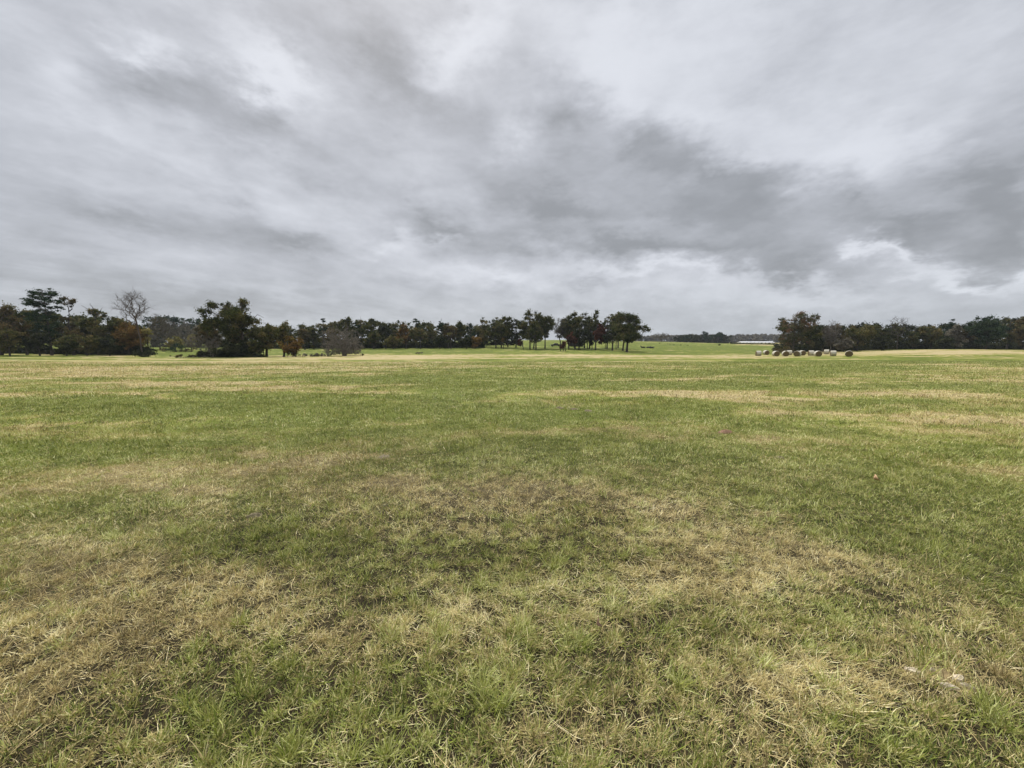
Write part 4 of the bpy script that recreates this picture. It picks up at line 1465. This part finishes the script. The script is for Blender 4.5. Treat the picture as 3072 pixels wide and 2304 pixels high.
# pickup parked beside the grove
Y = 205
X = xpix(1668, Y)
pk = empty('pickup_truck', (X, Y, hz(X, Y)), R(4), 'black pickup truck parked under the grove left of the shed', 'truck')
prof = [(-2.75, .45), (-2.78, .95), (-2.65, 1.08), (-1.45, 1.16), (-.80, 1.72), (.75, 1.76), (1.05, 1.18), (2.72, 1.16), (2.75, .50), (2.2, .42), (-2.2, .42)]
prism('body', prof, -.95, .95, BLK, pk)
boxes('load_bed', [(1.15, 2.65, -.80, .80, 1.162, 1.20)], RUB, pk)
prism('window', [(-1.30, 1.19), (-.78, 1.64), (.68, 1.68), (.92, 1.19)], -.965, -.953, GLS, pk)
prism('window', [(-1.30, 1.19), (-.78, 1.64), (.68, 1.68), (.92, 1.19)], .953, .965, GLS, pk)
boxes('headlight', [(-2.80, -2.74, -.88, -.62, .80, .95)], CHR, pk)
boxes('headlight', [(-2.80, -2.74, .62, .88, .80, .95)], CHR, pk)
boxes('bumper', [(-2.88, -2.79, -.92, .92, .46, .66)], CHR, pk)
for x in (-1.85, 1.85):
    for y in (-.9, .9):
        an = np.linspace(0, 2 * math.pi, 21)[:-1]
        prism('wheel', [(x + .40 * math.cos(a), .38 + .40 * math.sin(a)) for a in an], y - .13, y + .13, RUB, pk)
        wl = pk.children[-1]
        s = -1 if y < 0 else 1
        prism('rim', [(x + .22 * math.cos(a), .38 + .22 * math.sin(a)) for a in an], y + s * .131, y + s * .15, CHR, wl)

# cattle lying on the pasture
def skin_mesh(name, pts, edges, rad, mat):
    me = bpy.data.meshes.new(name)
    me.from_pydata(pts, edges, [])
    o = bpy.data.objects.new(name, me)
    me.materials.append(mat)
    sc.collection.objects.link(o)
    sk = o.modifiers.new('skin', 'SKIN')
    sk.use_smooth_shade = True
    for i, r in enumerate(rad):
        me.skin_vertices[0].data[i].radius = r if isinstance(r, tuple) else (r, r)
    me.skin_vertices[0].data[0].use_root = True
    ss = o.modifiers.new('sub', 'SUBSURF')
    ss.levels = ss.render_levels = 1
    return o


def cow(u, Y, rz, label, head=.95):
    pts = [(0, 0, .42), (.45, 0, .46), (.85, 0, .50), (1.15, 0, .66), (1.38, 0, head), (1.66, 0, head - .08), (1.84, 0, head - .18),
           (-.45, 0, .44), (-.85, 0, .44), (-1.05, 0, .36), (-1.18, .05, .14),
           (.85, .28, .22), (1.25, .34, .10), (.95, .38, .07), (.85, -.28, .22), (1.25, -.34, .10), (.95, -.38, .07),
           (-.70, .34, .24), (-.25, .50, .12), (-.62, .56, .07), (-.70, -.30, .24), (-.25, -.46, .12), (-.62, -.52, .07),
           (1.42, .20, head + .10), (1.42, -.20, head + .10)]
    ed = [(0, 1), (1, 2), (2, 3), (3, 4), (4, 5), (5, 6), (0, 7), (7, 8), (8, 9), (9, 10), (2, 11), (11, 12), (12, 13), (2, 14), (14, 15), (15, 16),
          (8, 17), (17, 18), (18, 19), (8, 20), (20, 21), (21, 22), (4, 23), (4, 24)]
    rad = [(.42, .40), (.40, .38), (.34, .34), .23, .17, .12, .09, (.42, .40), (.36, .34), .16, .03, .14, .08, .06, .14, .08, .06, .20, .10, .06, .20, .10, .06, .05, .05]
    o = skin_mesh('cow', pts, ed, rad, HIDE)
    X = xpix(u, Y)
    o.location = (X, Y, hz(X, Y))
    o.rotation_euler = (0, 0, R(rz))
    tag(o, label, 'cow', 'black cattle lying on the pasture right of the grove')
    return o


cow(1930, 205, 186, 'black cow lying apart on the left with raised head', 1.12)
cow(1945, 208, 12, 'black cow lying in the middle of the three, overlapped by the next', .80)
cow(1954, 204, 4, 'rightmost black cow lying with its head low towards the right', .74)

# long white farm building far away
Y = 600
x0, x1 = xpix(2218, Y), xpix(2316, Y)
zb = hz((x0 + x1) / 2, Y)
zt = zpix(1025.6, Y)
L_ = (x1 - x0) / 2
fb = empty('farm_building', ((x0 + x1) / 2, Y, zb), 0, 'long low white farm building at the foot of the horizon woods', 'building')
ht = max(zt - zb, 2.6)
boxes('wall', [(-L_, L_, -6, 6, -.5, ht - 1.5)], PALE, fb)
me = bpy.data.meshes.new('roof')
a, b = L_ + .4, 6.6
me.from_pydata([(-a, -b, ht - 1.55), (a, -b, ht - 1.55), (a, 0, ht), (-a, 0, ht), (-a, b, ht - 1.55), (a, b, ht - 1.55), (-a, -b, ht - 1.7), (a, -b, ht - 1.7), (-a, b, ht - 1.7), (a, b, ht - 1.7)], [],
               [(0, 1, 2, 3), (3, 2, 5, 4), (0, 6, 7, 1), (4, 5, 9, 8), (0, 3, 4, 8, 6), (1, 7, 9, 5, 2), (6, 8, 9, 7)])
mobj('roof', me, WHT, fb)
for i in range(9):
    xx = -L_ + (i + .5) * 2 * L_ / 9
    boxes('window', [(xx - 1.2, xx + 1.2, -6.04, -5.98, .3, max(.9, ht - 2.0))], GLS, fb)

# ------------------------------------------------------------------ small things in the near field
SOIL = simple('red_soil', (.21, .125, .075), .35, 18, .95, bump=.6)
SOILD = simple('dark_soil', (.17, .14, .082), .4, 18, .95, bump=.6)
CHIP = simple('pale_stone', (.62, .53, .38), .18, 30, .85)
LEAFB = simple('dry_leaf', (.60, .38, .22), .2, 30, .7)


def lump(name, u, v, rx, ry, h, mat, label, cat, seed, group=None, sink=.01, rz=0, yoff=None):
    rg = np.random.default_rng(seed)
    X, Y, z = ground(u, v)
    na, nr = 22, 7
    V = [(0, 0, h)]
    for i in range(1, nr + 1):
        f = i / nr
        for k in range(na):
            a = k / na * 6.2832
            w_ = 1 + .16 * math.sin(2 * a + seed) + .10 * math.sin(5 * a + seed * 2)
            zz = h * (1 - f ** 1.6) + rg.normal(0, .13) * h * (f < 1)
            if i == nr:
                zz = -.03
            g_ = 1 + rg.normal(0, .06)
            V.append((math.cos(a) * rx * f * w_ * g_, math.sin(a) * ry * f * w_ * g_, zz))
    Fc = [(0, 1 + k, 1 + (k + 1) % na) for k in range(na)]
    for i in range(nr - 1):
        for k in range(na):
            a, b = 1 + i * na + k, 1 + i * na + (k + 1) % na
            Fc.append((a, a + na, b + na, b))
    me = bpy.data.meshes.new(name)
    me.from_pydata(V, [], Fc)
    me.update()
    o = mobj(name, me, mat, smooth=(name != 'stone_chip'))
    o.location = (X, Y, z - sink)
    o.rotation_euler = (0, 0, rz)
    return tag(o, label, cat, group)


lump('dirt_mound', 2178, 1300, .17, .11, .075, SOIL, 'reddish dirt mound in the grass at mid right, largest of the mounds', 'dirt mound', 1)
lump('dirt_mound', 1678, 1226, .15, .10, .065, SOILD, 'left one of three small dirt mounds in a row', 'dirt mound', 2, 'row of three small dirt mounds')
lump('dirt_mound', 1722, 1229, .14, .09, .05, SOILD, 'middle one of three small dirt mounds in a row', 'dirt mound', 3, 'row of three small dirt mounds')
lump('dirt_mound', 1764, 1234, .13, .09, .05, SOILD, 'right one of three small dirt mounds in a row', 'dirt mound', 4, 'row of three small dirt mounds')
lump('dirt_mound', 1152, 1374, .11, .08, .045, SOILD, 'dark dirt heap left of the centre of the field', 'dirt mound', 5)
lump('dirt_mound', 2338, 1374, .10, .07, .04, SOILD, 'flat dark dirt heap below the reddish mound', 'dirt mound', 6)
lump('dirt_mound', 765, 1555, .09, .06, .05, SOILD, 'grey-brown dirt heap in the left grass', 'dirt mound', 7)
for (u, v, rx, ry, rz, lab, sd) in [(2735, 2030, .040, .014, -.3, 'pale stone chip on the left of the bare patch at lower right', 11),
                                    (2872, 2052, .038, .015, .2, 'largest pale stone chip of the bare patch at lower right', 12),
                                    (2898, 2078, .024, .008, -.8, 'narrow pale stone chip right below the largest one', 13),
                                    (2846, 2085, .030, .012, -.5, 'pale stone chip below the largest one, nearest the corner', 14),
                                    (2796, 2020, .012, .007, 0, 'tiny pale stone chip between the bigger ones', 15)]:
    lump('stone_chip', u, v, rx, ry, .012, CHIP, lab, 'stone chip', sd, 'pale stone chips on the bare patch', sink=-.013, rz=rz)


def dry_leaf(u, v, s, lab, seed, mat):
    rg = np.random.default_rng(seed)
    X, Y, z = ground(u, v)
    n = 9
    V = []
    for i in range(n):
        t = i / (n - 1)
        wv_ = math.sin(t * math.pi) ** .7 * .34 * (1 + .35 * (i % 2))
        zc = .25 * math.sin(t * 3)
        V += [(t - .5, -wv_, zc + .18), (t - .5, 0, zc), (t - .5, wv_, zc + .20)]
    Fc = []
    for i in range(n - 1):
        a = i * 3
        Fc += [(a, a + 1, a + 4, a + 3), (a + 1, a + 2, a + 5, a + 4)]
    me = bpy.data.meshes.new('fallen_leaf')
    me.from_pydata([(a * s, b * s, c * s) for a, b, c in V], [], Fc)
    o = mobj('fallen_leaf', me, mat, smooth=True)
    sol = o.modifiers.new('solid', 'SOLIDIFY')
    sol.thickness = .0012
    o.location = (X, Y, z + .05)
    o.rotation_euler = (1.0, .4, 1.2)
    tag(o, lab, 'leaf')


dry_leaf(2621, 1450, .10, 'pale orange fallen leaf standing up in the right-hand grass', 1, LEAFB)
dry_leaf(1787, 1905, .06, 'brown fallen leaf lying in the grass near the bottom centre', 2, simple('brown_leaf', (.20, .12, .075), .2, 30, .7))
# ------------------------------------------------------------------ air
me = bpy.data.meshes.new('haze')
v, q = box_arrays(-4600, 4600, -4600, 4600, -3.8, 34)
me.from_pydata(v.tolist(), [], q.tolist())
hm, t, out = newmat('haze')
pv_ = t.new('ShaderNodeVolumePrincipled')
pv_.inputs['Color'].default_value = (.86, .92, 1.0, 1)
pv_.inputs['Density'].default_value = .00011
t.l.new(pv_.outputs[0], out.inputs['Volume'])
tag(mobj('haze', me, hm), 'thin pale haze in the air over the fields', 'haze', kind='stuff')
print('OBJECTS', len(sc.objects))
